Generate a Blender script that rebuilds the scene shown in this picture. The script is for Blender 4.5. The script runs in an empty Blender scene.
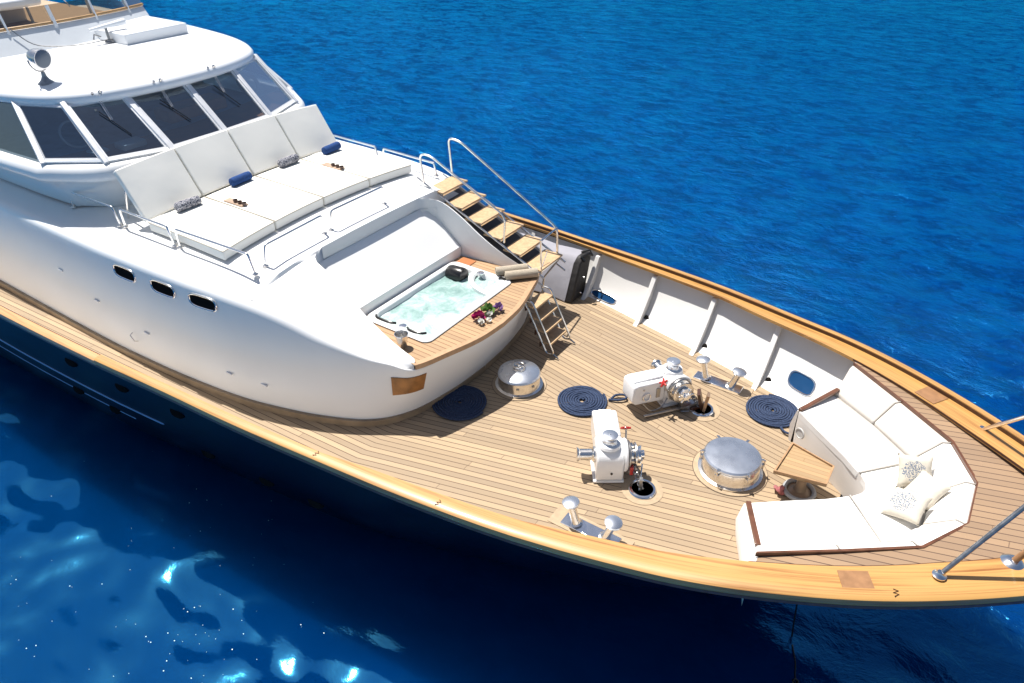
import bpy, bmesh, math, random
from mathutils import Vector, Matrix
R_ = math.radians
sc = bpy.context.scene
rnd = random.Random(7)

# ------------------------------------------------------------------ camera, sky, sun, exposure
cd = bpy.data.cameras.new('camera'); cam = bpy.data.objects.new('camera', cd)
sc.collection.objects.link(cam); sc.camera = cam
F_ = Vector((-0.46763451, 0.68456726, -0.559183)); yaw = .5993; roll = -.0037
R0 = Vector((math.cos(yaw), math.sin(yaw), 0)); U0 = R0.cross(F_)
RR = math.cos(roll)*R0 + math.sin(roll)*U0; UU = -math.sin(roll)*R0 + math.cos(roll)*U0
m = Matrix((RR, UU, -F_)).transposed().to_4x4(); m.translation = Vector((1.2671, -5.6856, 5.2))
cam.matrix_world = m
cd.sensor_width = 36; cd.lens = 743.4/1024*36; cd.clip_start = .1; cd.clip_end = 6000

SUN_EL, SUN_AZ = 67.0, 168.0          # azimuth counted from +x (bow) towards +y (port)
w = bpy.data.worlds.new("World"); sc.world = w; w.use_nodes = True
nt = w.node_tree; nt.nodes.clear()
sky = nt.nodes.new('ShaderNodeTexSky'); sky.sky_type = 'NISHITA'; sky.sun_disc = False
sky.sun_elevation = R_(SUN_EL); sky.sun_rotation = R_(90-SUN_AZ); sky.air_density = 1.0; sky.dust_density = 1.6; sky.ozone_density = 1.0
bg = nt.nodes.new('ShaderNodeBackground'); bg.inputs[1].default_value = .062
wo = nt.nodes.new('ShaderNodeOutputWorld')
nt.links.new(sky.outputs[0], bg.inputs[0]); nt.links.new(bg.outputs[0], wo.inputs[0])
sd = bpy.data.lights.new('sun', 'SUN'); sd.energy = 5.0; sd.angle = R_(.5); sd.color = (1, .955, .89)
sun = bpy.data.objects.new('sun', sd); sc.collection.objects.link(sun)
sv = Vector((math.cos(R_(SUN_EL))*math.cos(R_(SUN_AZ)), math.cos(R_(SUN_EL))*math.sin(R_(SUN_AZ)), math.sin(R_(SUN_EL))))
sun.rotation_euler = sv.to_track_quat('Z', 'Y').to_euler(); sun.location = (-6, 2, 20)
vs = sc.view_settings; vs.view_transform = 'Standard'; vs.look = 'None'; vs.exposure = .58; vs.gamma = 1; vs.use_curve_mapping = False
sc.cycles.max_bounces = 8; sc.cycles.sample_clamp_indirect = 6

# ------------------------------------------------------------------ mesh helpers
class MB:
    def __init__(s): s.v = []; s.f = []; s.uv = None
    def add(s, vs, fs):
        o = len(s.v); s.v += [Vector(p) for p in vs]; s.f += [tuple(i+o for i in f) for f in fs]; return s
    def box(s, c, d, rot=None):
        c = Vector(c); pts = []
        for z in (-1, 1):
            for x, y in ((-1, -1), (1, -1), (1, 1), (-1, 1)):
                p = Vector((x*d[0]/2, y*d[1]/2, z*d[2]/2))
                if rot is not None: p = rot @ p
                pts.append(c+p)
        return s.add(pts, [(3, 2, 1, 0), (4, 5, 6, 7), (0, 1, 5, 4), (1, 2, 6, 5), (2, 3, 7, 6), (3, 0, 4, 7)])
    def prism(s, poly, off):                # polygon (3-D points) pushed along a vector
        n = len(poly); off = Vector(off); a = [Vector(p) for p in poly]; b = [p+off for p in a]
        return s.add(a+b, [tuple(range(n))[::-1], tuple(range(n, 2*n))] + [(i, (i+1) % n, n+(i+1) % n, n+i) for i in range(n)])
    def grid(s, rows, closed=False):        # rows of equal length
        nr, nc = len(rows), len(rows[0]); fs = []
        for i in range(nr-1):
            for j in range(nc if closed else nc-1):
                k = (j+1) % nc; fs.append((i*nc+j, i*nc+k, (i+1)*nc+k, (i+1)*nc+j))
        return s.add([p for r in rows for p in r], fs)
    def tube(s, pts, r, seg=10, closed=False, caps=True):
        pts = [Vector(p) for p in pts]; n = len(pts); rows = []; up = None
        for i in range(n):
            if closed: t = pts[(i+1) % n]-pts[i-1]
            else: t = pts[min(i+1, n-1)]-pts[max(i-1, 0)]
            t.normalize()
            if up is None: up = t.orthogonal().normalized()
            up = (up - t*up.dot(t)).normalized(); sd_ = t.cross(up)
            rad = r[i] if isinstance(r, (list, tuple)) else r
            rows.append([pts[i]+(up*math.cos(a)+sd_*math.sin(a))*rad for a in [2*math.pi*k/seg for k in range(seg)]])
        if closed: rows.append(rows[0])
        o = len(s.v); s.grid(rows, True)
        if caps and not closed:
            s.f.append(tuple(o+k for k in range(seg))[::-1]); s.f.append(tuple(o+(n-1)*seg+k for k in range(seg)))
        return s
    def cyl(s, a, b, r0, r1=None, seg=24):
        return s.tube([a, b], [r0, r0 if r1 is None else r1], seg)
    def lathe(s, prof, c, ax=(0, 0, 1), seg=32):     # profile (radius, height)
        q = Vector((0, 0, 1)).rotation_difference(Vector(ax).normalized()); c = Vector(c)
        rows = [[c+q @ Vector((r*math.cos(a), r*math.sin(a), h)) for a in [2*math.pi*k/seg for k in range(seg)]] for r, h in prof]
        o = len(s.v); s.grid(rows, True)
        if prof[0][0] > 1e-4: s.f.append(tuple(o+k for k in range(seg))[::-1])
        if prof[-1][0] > 1e-4: s.f.append(tuple(o+(len(prof)-1)*seg+k for k in range(seg)))
        return s
    def torus(s, c, R, r, ax=(0, 0, 1), seg=32, sg=8, sq=1.0):
        q = Vector((0, 0, 1)).rotation_difference(Vector(ax).normalized()); c = Vector(c)
        return s.tube([c+q @ Vector((R*math.cos(a), sq*R*math.sin(a), 0)) for a in [2*math.pi*k/seg for k in range(seg)]], r, sg, True)
    def xf(s, M):
        s.v = [M @ p for p in s.v]; return s
    def build(s, name, mat, parent=None, angle=38, bevel=0, seg=2, sub=0, uvf=None, merge=True):
        me = bpy.data.meshes.new(name); me.from_pydata([tuple(p) for p in s.v], [], s.f)
        bm = bmesh.new(); bm.from_mesh(me)
        if merge: bmesh.ops.remove_doubles(bm, verts=bm.verts, dist=1e-5)
        bmesh.ops.recalc_face_normals(bm, faces=bm.faces)
        if uvf:
            l = bm.loops.layers.uv.new('plank')
            for f in bm.faces:
                for lp in f.loops: lp[l].uv = uvf(lp.vert.co, f)
        for f in bm.faces: f.smooth = True
        bm.to_mesh(me); bm.free(); me.set_sharp_from_angle(angle=R_(angle))
        me.materials.append(mat)
        o = bpy.data.objects.new(name, me); sc.collection.objects.link(o)
        if bevel:
            b = o.modifiers.new('bevel', 'BEVEL'); b.width = bevel; b.segments = seg; b.limit_method = 'ANGLE'; b.angle_limit = R_(35)
            b.harden_normals = False
        if sub:
            b = o.modifiers.new('sub', 'SUBSURF'); b.levels = sub; b.render_levels = sub
        if parent is not None:
            o.parent = parent; o.matrix_parent_inverse = Matrix.Translation(-parent.location) if parent.type == 'EMPTY' else Matrix.Identity(4)
        return o

def tag(o, label=None, cat=None, group=None, kind=None):
    if label: o['label'] = label
    if cat: o['category'] = cat
    if group: o['group'] = group
    if kind: o['kind'] = kind
    return o
def thing(name, loc, label, cat, group=None):
    o = bpy.data.objects.new(name, None); sc.collection.objects.link(o); o.location = loc
    o.empty_display_size = .2
    return tag(o, label, cat, group)
def lerp(a, b, t): return a+(b-a)*t
def itp(tab, x):
    if x <= tab[0][0]: return tab[0][1]
    for (a, p), (b, q) in zip(tab, tab[1:]):
        if x <= b: return p+(q-p)*(x-a)/(b-a)
    return tab[-1][1]
def cr(tab, x):                      # smooth table lookup (Catmull-Rom on uneven knots, finite-difference tangents)
    n = len(tab)
    if x <= tab[0][0]: return tab[0][1]
    if x >= tab[-1][0]: return tab[-1][1]
    for i in range(n-1):
        if x <= tab[i+1][0]: break
    def tg(k):
        a = tab[max(k-1, 0)]; b = tab[min(k+1, n-1)]; return (b[1]-a[1])/(b[0]-a[0])
    h = tab[i+1][0]-tab[i][0]; t = (x-tab[i][0])/h
    return (2*t**3-3*t*t+1)*tab[i][1]+(t**3-2*t*t+t)*h*tg(i)+(-2*t**3+3*t*t)*tab[i+1][1]+(t**3-t*t)*h*tg(i+1)
def smooth_poly(pts, n=6, closed=False):          # Catmull-Rom through 3-D points
    P = [Vector(p) for p in pts]; out = []; N = len(P)
    rng = N if closed else N-1
    for i in range(rng):
        p0 = P[(i-1) % N] if closed or i > 0 else P[0]*2-P[1]
        p1 = P[i]; p2 = P[(i+1) % N]
        p3 = P[(i+2) % N] if closed or i < N-2 else P[-1]*2-P[-2]
        for k in range(n):
            t = k/n
            out.append(.5*((2*p1)+(p2-p0)*t+(2*p0-5*p1+4*p2-p3)*t*t+(3*p1-p0-3*p2+p3)*t**3))
    if not closed: out.append(P[-1])
    return out
def rounded(pts, r, n=5):                         # polyline with rounded corners
    P = [Vector(p) for p in pts]; out = [P[0]]
    for a, b, c in zip(P, P[1:], P[2:]):
        u = (a-b); v = (c-b); rr = min(r, u.length*.49, v.length*.49); u.normalize(); v.normalize()
        s = b+u*rr; e = b+v*rr
        for k in range(n+1):
            t = k/n; out.append((1-t)**2*s+2*t*(1-t)*b+t*t*e)
    out.append(P[-1]); return out

# ------------------------------------------------------------------ materials
MATS = {}
def nmat(name):
    m = bpy.data.materials.new(name); m.use_nodes = True; n = m.node_tree; n.nodes.clear()
    out = n.nodes.new('ShaderNodeOutputMaterial'); b = n.nodes.new('ShaderNodeBsdfPrincipled'); n.links.new(b.outputs[0], out.inputs[0])
    return m, n, b, out
def N(n, t, **k):
    x = n.nodes.new(t)
    for a, v in k.items():
        if a.startswith('i_'):
            key = a[2:]; x.inputs[int(key) if key.isdigit() else key.replace('_', ' ')].default_value = v
        else: setattr(x, a, v)
    return x
def L(n, a, b): n.links.new(a, b)
def ramp(n, fac, stops):
    r = n.nodes.new('ShaderNodeValToRGB'); e = r.color_ramp.elements
    e[0].position, e[0].color = stops[0][0], (*stops[0][1], 1); e[1].position, e[1].color = stops[-1][0], (*stops[-1][1], 1)
    for p, c in stops[1:-1]:
        k = e.new(p); k.color = (*c, 1)
    L(n, fac, r.inputs[0]); return r
def math_(n, op, a, b=None, c=None):
    x = n.nodes.new('ShaderNodeMath'); x.operation = op
    for i, v in enumerate((a, b, c)):
        if v is None: continue
        if isinstance(v, (int, float)): x.inputs[i].default_value = v
        else: L(n, v, x.inputs[i])
    return x.outputs[0]
def mix(n, fac, a, b, blend='MIX'):
    x = n.nodes.new('ShaderNodeMix'); x.data_type = 'RGBA'; x.blend_type = blend
    for i, v in ((0, fac), (6, a), (7, b)):
        if isinstance(v, (int, float)): x.inputs[i].default_value = v
        elif isinstance(v, tuple): x.inputs[i].default_value = (*v, 1)
        else: L(n, v, x.inputs[i])
    return x.outputs[2]
def plain(name, col, rough=.5, metal=0, var=.06, scale=6, bump=0, bscale=60, coat=0, spec=.5):
    m, n, b, o = nmat(name)
    tc = N(n, 'ShaderNodeTexCoord'); no = N(n, 'ShaderNodeTexNoise', i_Scale=scale, i_Detail=4.0); L(n, tc.outputs['Object'], no.inputs['Vector'])
    d = tuple(c*(1-var) for c in col); u = tuple(min(1, c*(1+var)) for c in col)
    r = ramp(n, no.outputs['Fac'], [(.3, d), (.7, u)]); L(n, r.outputs[0], b.inputs['Base Color'])
    rr = math_(n, 'MULTIPLY_ADD', no.outputs['Fac'], .12, rough-.06); L(n, rr, b.inputs['Roughness'])
    b.inputs['Metallic'].default_value = metal; b.inputs['Coat Weight'].default_value = coat; b.inputs['Coat Roughness'].default_value = .08
    b.inputs['Specular IOR Level'].default_value = spec
    if bump:
        n2 = N(n, 'ShaderNodeTexNoise', i_Scale=bscale, i_Detail=3.0); L(n, tc.outputs['Object'], n2.inputs['Vector'])
        bp = N(n, 'ShaderNodeBump', i_Strength=bump, i_Distance=.02); L(n, n2.outputs['Fac'], bp.inputs['Height']); L(n, bp.outputs[0], b.inputs['Normal'])
    return m
def teak(name, base, seam=(.05, .035, .025), pitch=.068, seamw=.12, rough=.6, var=.16, blotch=.12):
    m, n, b, o = nmat(name)
    uv = N(n, 'ShaderNodeUVMap'); uv.uv_map = 'plank'
    sp = N(n, 'ShaderNodeSeparateXYZ'); L(n, uv.outputs[0], sp.inputs[0]); u, v = sp.outputs[0], sp.outputs[1]
    k = math_(n, 'DIVIDE', v, pitch); fl = math_(n, 'FLOOR', k); fr = math_(n, 'SUBTRACT', k, fl)
    d = math_(n, 'ABSOLUTE', math_(n, 'SUBTRACT', fr, .5)); sm = math_(n, 'GREATER_THAN', d, .5-seamw/2)
    # butt joints
    wn0 = N(n, 'ShaderNodeTexWhiteNoise', noise_dimensions='1D'); L(n, fl, wn0.inputs['W'])
    uu = math_(n, 'ADD', math_(n, 'DIVIDE', u, 4.6), math_(n, 'MULTIPLY', wn0.outputs['Value'], 7.0)); ufl = math_(n, 'FLOOR', uu); ufr = math_(n, 'SUBTRACT', uu, ufl)
    bj = math_(n, 'MULTIPLY', math_(n, 'LESS_THAN', ufr, .0018), .6)
    cb = N(n, 'ShaderNodeCombineXYZ'); L(n, ufl, cb.inputs[0]); L(n, fl, cb.inputs[1])
    wn = N(n, 'ShaderNodeTexWhiteNoise', noise_dimensions='2D'); L(n, cb.outputs[0], wn.inputs['Vector'])
    gv = N(n, 'ShaderNodeCombineXYZ'); L(n, math_(n, 'MULTIPLY', u, 3.0), gv.inputs[0]); L(n, math_(n, 'MULTIPLY', v, 70.0), gv.inputs[1])
    gn = N(n, 'ShaderNodeTexNoise', i_Scale=1.0, i_Detail=4.0); L(n, gv.outputs[0], gn.inputs['Vector'])
    tc = N(n, 'ShaderNodeTexCoord'); bn = N(n, 'ShaderNodeTexNoise', i_Scale=1.3, i_Detail=3.0); L(n, tc.outputs['Object'], bn.inputs['Vector'])
    lo = tuple(c*(1-var) for c in base); hi = tuple(min(1, c*(1+var*.7)) for c in base)
    hi = (hi[0], hi[1]*.99, hi[2]*.95)
    c = mix(n, wn.outputs['Value'], lo, hi)
    c = mix(n, math_(n, 'MULTIPLY', gn.outputs['Fac'], .35), c, tuple(x*.72 for x in base))
    c = mix(n, math_(n, 'MULTIPLY', ramp(n, bn.outputs['Fac'], [(.45, (0, 0, 0)), (.75, (1, 1, 1))]).outputs[0], blotch*2), c, (base[0]*.75, base[1]*.8, base[2]*.9))
    c = mix(n, math_(n, 'MAXIMUM', sm, bj), c, seam)
    L(n, c, b.inputs['Base Color']); b.inputs['Roughness'].default_value = rough; b.inputs['Specular IOR Level'].default_value = .3
    bp = N(n, 'ShaderNodeBump', i_Strength=.4, i_Distance=.003, invert=True); L(n, sm, bp.inputs['Height']); L(n, bp.outputs[0], b.inputs['Normal'])
    return m
def varnish(name, base, dark, rough=.22, coat=.6, sx=1.2):
    m, n, b, o = nmat(name)
    uv = N(n, 'ShaderNodeUVMap'); uv.uv_map = 'plank'; mp = N(n, 'ShaderNodeMapping'); mp.inputs['Scale'].default_value = (sx, 36, 1)
    L(n, uv.outputs[0], mp.inputs[0])
    g = N(n, 'ShaderNodeTexNoise', i_Scale=1.0, i_Detail=6.0, i_Roughness=.65, i_Distortion=.4); L(n, mp.outputs[0], g.inputs['Vector'])
    tc = N(n, 'ShaderNodeTexCoord'); bn = N(n, 'ShaderNodeTexNoise', i_Scale=1.6, i_Detail=2.0); L(n, tc.outputs['Object'], bn.inputs['Vector'])
    c = ramp(n, g.outputs['Fac'], [(.32, dark), (.5, base), (.72, tuple(min(1, x*1.22) for x in base))]).outputs[0]
    c = mix(n, math_(n, 'MULTIPLY', ramp(n, bn.outputs['Fac'], [(.4, (0, 0, 0)), (.7, (1, 1, 1))]).outputs[0], .35), c, tuple(min(1, x*y) for x, y in zip(base, (1.2, 1.3, 1.5))))
    L(n, c, b.inputs['Base Color']); b.inputs['Roughness'].default_value = .45
    b.inputs['Coat Weight'].default_value = coat; b.inputs['Coat Roughness'].default_value = rough*.5
    return m

GEL = plain('white_gelcoat', (.80, .80, .795), .36, var=.025, scale=1.2, coat=.08)
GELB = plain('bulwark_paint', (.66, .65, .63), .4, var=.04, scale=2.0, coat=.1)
ROOFW = plain('roof_gelcoat', (.80, .82, .84), .35, var=.02, scale=1.0, coat=.3)
NAVY = plain('navy_hull_paint', (.0012, .004, .016), .35, var=.15, scale=1.0, spec=.1)
STEEL = plain('polished_steel', (.78, .76, .73), .24, 1, var=.08, scale=14)
LIDM = plain('brushed_lid_steel', (.64, .67, .72), .28, .88, var=.12, scale=5)
CHROME = plain('chrome', (.85, .85, .85), .16, 1, var=.05, scale=9)
DSTEEL = plain('dull_steel', (.42, .41, .40), .35, 1, var=.2, scale=30)
TEAK = teak('teak_foredeck', (.395, .292, .188), seam=(.12, .078, .048), seamw=.125, var=.23, blotch=.2)
TEAKB = teak('teak_bow_deck', (.33, .222, .142), seam=(.11, .07, .05), pitch=.075, seamw=.12, rough=.5)
TEAKT = teak('teak_tub_surround', (.43, .285, .165), seam=(.2, .10, .05), pitch=.062, seamw=.13, blotch=.05)
TEAKP = plain('teak_plain', (.385, .285, .18), .6, var=.12, scale=18)
TREAD = plain('teak_tread', (.50, .34, .19), .5, var=.18, scale=25)
CAP = varnish('varnished_cap_wood', (.47, .255, .075), (.27, .10, .02), sx=.7)
CAPO = varnish('orange_cap_wood', (.60, .30, .12), (.40, .16, .05))
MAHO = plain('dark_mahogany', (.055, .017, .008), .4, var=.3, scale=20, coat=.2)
WALNUT = plain('brown_trim_wood', (.13, .052, .026), .35, var=.25, scale=14, coat=.4)
INLAY = plain('brown_wood_inlay', (.30, .155, .07), .4, var=.15, scale=20, coat=.3)
SOFA = plain('cream_vinyl', (.80, .785, .755), .6, var=.02, scale=3, bump=.4, bscale=6)
SOFAB = plain('sofa_base_panel', (.78, .745, .70), .5, var=.04, scale=4)
PAD = plain('sunpad_vinyl', (.81, .795, .74), .6, var=.015, scale=3, bump=.2, bscale=5)
ROPE = None
PIPING = plain('tan_piping', (.40, .37, .31), .7, var=.1)
SEAMW = plain('sofa_seam', (.46, .43, .39), .7, var=.1)
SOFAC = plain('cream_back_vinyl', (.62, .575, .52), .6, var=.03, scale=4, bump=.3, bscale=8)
BLUE = plain('blue_towel', (.008, .05, .19), .9, var=.2, scale=40, bump=.4, bscale=160)
BLACK = plain('black_plastic', (.012, .012, .013), .25, var=.2, scale=20)
BLACKF = plain('black_cover', (.014, .012, .012), .6, var=.3, scale=12, bump=.5, bscale=14)
GREYF = plain('grey_cover_fabric', (.30, .295, .33), .8, var=.05, scale=5, bump=.5, bscale=5)
TOWEL = plain('beige_towel', (.42, .36, .28), .95, var=.1, scale=30, bump=.5, bscale=120)
RED = plain('red_knob', (.42, .018, .014), .3, var=.1, scale=20, coat=.4)
WPAINT = plain('white_machine_paint', (.80, .80, .80), .3, var=.03, scale=12, coat=.4)
TUBW = plain('tub_acrylic', (.82, .83, .83), .15, var=.01, coat=.5)
ALU = plain('aluminium_frame', (.74, .75, .77), .35, .35, var=.05, scale=10)
GREYP = plain('grey_panel', (.62, .66, .70), .5, var=.05, scale=3)
DARKROOM = plain('dark_interior', (.20, .25, .30), .7, var=.2)
DASH = plain('wood_dashboard', (.20, .085, .035), .45, var=.25, scale=8, coat=.2)
PIPE = plain('dark_pipe', (.010, .010, .011), .8, var=.2, spec=0)
GREYD = plain('speaker_grey', (.50, .49, .47), .6, var=.05)

def rope_mat():
    m, n, b, o = nmat('navy_rope')
    uv = N(n, 'ShaderNodeTexCoord'); vo = N(n, 'ShaderNodeTexNoise', i_Scale=90.0, i_Detail=2.0); L(n, uv.outputs['Object'], vo.inputs['Vector'])
    L(n, ramp(n, vo.outputs['Fac'], [(.35, (.008, .018, .05)), (.7, (.038, .066, .14))]).outputs[0], b.inputs['Base Color']); b.inputs['Roughness'].default_value = .85
    bp = N(n, 'ShaderNodeBump', i_Strength=.5, i_Distance=.004); L(n, vo.outputs['Fac'], bp.inputs['Height']); L(n, bp.outputs[0], b.inputs['Normal']); return m
ROPE = rope_mat()
def leopard():
    m, n, b, o = nmat('navy_white_print')
    tc = N(n, 'ShaderNodeTexCoord'); v = N(n, 'ShaderNodeTexVoronoi', i_Scale=38.0, feature='DISTANCE_TO_EDGE'); no = N(n, 'ShaderNodeTexNoise', i_Scale=20.0)
    L(n, tc.outputs['Object'], no.inputs['Vector']); a = mix(n, .12, tc.outputs['Object'], no.outputs['Color']); L(n, a, v.inputs['Vector'])
    L(n, ramp(n, v.outputs['Distance'], [(.055, (.55, .55, .58)), (.10, (.010, .015, .045))]).outputs[0], b.inputs['Base Color']); b.inputs['Roughness'].default_value = .9; return m
LEO = leopard()
def pillow_mat():
    m, n, b, o = nmat('pillow_print')
    uv = N(n, 'ShaderNodeUVMap'); uv.uv_map = 'plank'; sp = N(n, 'ShaderNodeVectorMath', operation='SUBTRACT'); L(n, uv.outputs[0], sp.inputs[0]); sp.inputs[1].default_value = (.42, .5, 0)
    ln = N(n, 'ShaderNodeVectorMath', operation='LENGTH'); L(n, sp.outputs[0], ln.inputs[0])
    vo = N(n, 'ShaderNodeTexVoronoi', i_Scale=30.0); L(n, uv.outputs[0], vo.inputs['Vector'])
    no = N(n, 'ShaderNodeTexNoise', i_Scale=9.0, i_Detail=3.0); L(n, uv.outputs[0], no.inputs['Vector'])
    dd = math_(n, 'ADD', ln.outputs['Value'], math_(n, 'MULTIPLY', no.outputs['Fac'], .16))
    f = math_(n, 'MULTIPLY', math_(n, 'LESS_THAN', dd, .40), math_(n, 'LESS_THAN', vo.outputs['Distance'], .50))
    L(n, mix(n, f, (.60, .55, .46), (.13, .17, .24)), b.inputs['Base Color']); b.inputs['Roughness'].default_value = .85
    tc = N(n, 'ShaderNodeTexCoord'); n2 = N(n, 'ShaderNodeTexNoise', i_Scale=12.0); L(n, tc.outputs['Object'], n2.inputs['Vector'])
    bp = N(n, 'ShaderNodeBump', i_Strength=.5, i_Distance=.02); L(n, n2.outputs['Fac'], bp.inputs['Height']); L(n, bp.outputs[0], b.inputs['Normal']); return m
PILLOW = pillow_mat(); PILLOWP = plain('plain_pillow_cloth', (.60, .55, .46), .85, var=.05, scale=12, bump=.5, bscale=12)
def glass(name, tint, refl=.10, rough=.02):
    m, n, b, o = nmat(name); n.nodes.remove(b)
    t = N(n, 'ShaderNodeBsdfTransparent'); t.inputs[0].default_value = (*tint, 1)
    g = N(n, 'ShaderNodeBsdfGlossy'); g.inputs['Roughness'].default_value = rough; g.inputs[0].default_value = (.78, .9, 1, 1)
    fr = N(n, 'ShaderNodeFresnel', i_IOR=1.45); k = math_(n, 'MULTIPLY_ADD', fr.outputs[0], .55, refl)
    mx = N(n, 'ShaderNodeMixShader'); L(n, k, mx.inputs[0]); L(n, t.outputs[0], mx.inputs[1]); L(n, g.outputs[0], mx.inputs[2]); L(n, mx.outputs[0], o.inputs[0]); return m
PANE = glass('tinted_window_glass', (.66, .74, .80), .20)
AMBER = glass('brown_screen', (.42, .36, .27), .12, .1)

def water_mat():
    m, n, b, o = nmat('sea_water'); n.nodes.remove(b)
    ge = N(n, 'ShaderNodeNewGeometry'); P = ge.outputs['Position']
    def noise(scale, det, rot=0, st=(1, 1, 1), dist=0.0, rough=.5):
        mp = N(n, 'ShaderNodeMapping'); mp.inputs['Rotation'].default_value = (0, 0, rot); mp.inputs['Scale'].default_value = st; L(n, P, mp.inputs[0])
        x = N(n, 'ShaderNodeTexNoise', i_Scale=scale, i_Detail=det, i_Distortion=dist, i_Roughness=rough); L(n, mp.outputs[0], x.inputs['Vector']); return x.outputs['Fac']
    sp = N(n, 'ShaderNodeSeparateXYZ'); L(n, P, sp.inputs[0])
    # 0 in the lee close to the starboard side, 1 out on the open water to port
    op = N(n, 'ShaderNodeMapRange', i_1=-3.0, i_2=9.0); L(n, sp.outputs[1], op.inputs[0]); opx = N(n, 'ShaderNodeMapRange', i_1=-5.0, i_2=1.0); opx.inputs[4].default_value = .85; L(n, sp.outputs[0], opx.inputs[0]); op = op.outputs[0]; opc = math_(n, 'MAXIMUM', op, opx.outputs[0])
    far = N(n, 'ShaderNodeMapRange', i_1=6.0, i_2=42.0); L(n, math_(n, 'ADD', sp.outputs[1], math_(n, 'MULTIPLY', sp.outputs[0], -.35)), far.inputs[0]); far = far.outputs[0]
    swell = noise(.55, 2.0, .5, (1, 1.5, 1), .3)
    swell2 = noise(.95, 1.0, -.3, (1, 1.3, 1), .0)
    chop = noise(1.5, 6.0, -.6, (1, 1.45, 1), .4, .62)
    rip = noise(4.6, 3.0, -.52, (1, 1.5, 1), .3, .6)
    gust = noise(.055, 3.0, -.4, (1, 2.0, 1), .6)
    h = math_(n, 'ADD', math_(n, 'MULTIPLY_ADD', swell2, .50, math_(n, 'MULTIPLY', swell, .5)),
        math_(n, 'ADD', math_(n, 'MULTIPLY', chop, math_(n, 'MULTIPLY_ADD', op, .55, .010)), math_(n, 'MULTIPLY', rip, math_(n, 'MULTIPLY_ADD', op, .07, .0015))))
    bp = N(n, 'ShaderNodeBump', i_Strength=1.0, i_Distance=.42); L(n, h, bp.inputs['Height'])
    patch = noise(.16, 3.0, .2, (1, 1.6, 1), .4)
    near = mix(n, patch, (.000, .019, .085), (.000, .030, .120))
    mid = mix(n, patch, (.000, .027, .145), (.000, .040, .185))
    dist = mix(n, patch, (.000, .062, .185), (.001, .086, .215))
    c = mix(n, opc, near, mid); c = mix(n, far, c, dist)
    gm = ramp(n, gust, [(.36, (0, 0, 0)), (.52, (1, 1, 1))]).outputs[0]
    both = math_(n, 'ADD', math_(n, 'MULTIPLY', chop, .62), math_(n, 'MULTIPLY', rip, .38))
    soft = ramp(n, both, [(.42, (.50, .58, .72)), (.50, (1, 1, 1)), (.58, (1.55, 1.4, 1.15))]).outputs[0]  # ripple shading put into the colour: dark troughs, light crests
    hard = ramp(n, both, [(.455, (.12, .26, .42)), (.485, (.85, .9, .95)), (.60, (1.6, 1.4, 1.15))]).outputs[0]  # harder painted contrast for the dark reflection patches
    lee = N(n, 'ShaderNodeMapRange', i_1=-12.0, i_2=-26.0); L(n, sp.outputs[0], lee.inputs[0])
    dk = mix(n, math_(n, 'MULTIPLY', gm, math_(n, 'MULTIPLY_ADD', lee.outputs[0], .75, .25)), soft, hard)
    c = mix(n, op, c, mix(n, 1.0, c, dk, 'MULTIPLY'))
    df = N(n, 'ShaderNodeSubsurfaceScattering', falloff='BURLEY'); L(n, c, df.inputs['Color']); df.inputs['Scale'].default_value = 1.6; df.inputs['Radius'].default_value = (1, 1, 1); L(n, bp.outputs[0], df.inputs['Normal'])
    gl = N(n, 'ShaderNodeBsdfGlossy'); L(n, mix(n, op, (.09, .57, 1.0), (.02, .36, .95)), gl.inputs[0]); gl.inputs['Roughness'].default_value = .06; L(n, bp.outputs[0], gl.inputs['Normal'])
    fr = N(n, 'ShaderNodeFresnel'); L(n, math_(n, 'MULTIPLY_ADD', op, -.75, 2.45), fr.inputs['IOR']); L(n, bp.outputs[0], fr.inputs['Normal'])
    mx = N(n, 'ShaderNodeMixShader'); L(n, fr.outputs[0], mx.inputs[0]); L(n, df.outputs[0], mx.inputs[1]); L(n, gl.outputs[0], mx.inputs[2]); L(n, mx.outputs[0], o.inputs[0]); return m
SEA = water_mat()
def tubwater_mat():
    m, n, b, o = nmat('bubbling_tub_water')
    tc = N(n, 'ShaderNodeTexCoord')
    f = N(n, 'ShaderNodeTexNoise', i_Scale=4.5, i_Detail=9.0, i_Roughness=.72, i_Distortion=.5); L(n, tc.outputs['Object'], f.inputs['Vector'])
    sp = N(n, 'ShaderNodeSeparateXYZ'); L(n, tc.outputs['Object'], sp.inputs[0])
    fo = math_(n, 'ADD', f.outputs['Fac'], math_(n, 'MULTIPLY_ADD', math_(n, 'ADD', sp.outputs[0], math_(n, 'MULTIPLY', sp.outputs[1], -.45)), .20, .74))
    r = ramp(n, fo, [(.36, (.21, .33, .31)), (.48, (.30, .43, .41)), (.58, (.42, .54, .52)), (.67, (.62, .69, .67)), (.8, (.72, .76, .75))]); L(n, r.outputs[0], b.inputs['Base Color'])
    b.inputs['Roughness'].default_value = .12
    f2 = N(n, 'ShaderNodeTexNoise', i_Scale=14.0, i_Detail=5.0); L(n, tc.outputs['Object'], f2.inputs['Vector'])
    bp = N(n, 'ShaderNodeBump', i_Strength=.6, i_Distance=.03); L(n, f2.outputs['Fac'], bp.inputs['Height']); L(n, bp.outputs[0], b.inputs['Normal']); return m
TUBWATER = tubwater_mat()

# ------------------------------------------------------------------ sea
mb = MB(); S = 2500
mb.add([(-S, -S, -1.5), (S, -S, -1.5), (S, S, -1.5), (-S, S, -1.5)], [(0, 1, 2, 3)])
tag(mb.build('sea_water', SEA), kind='structure')

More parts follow.
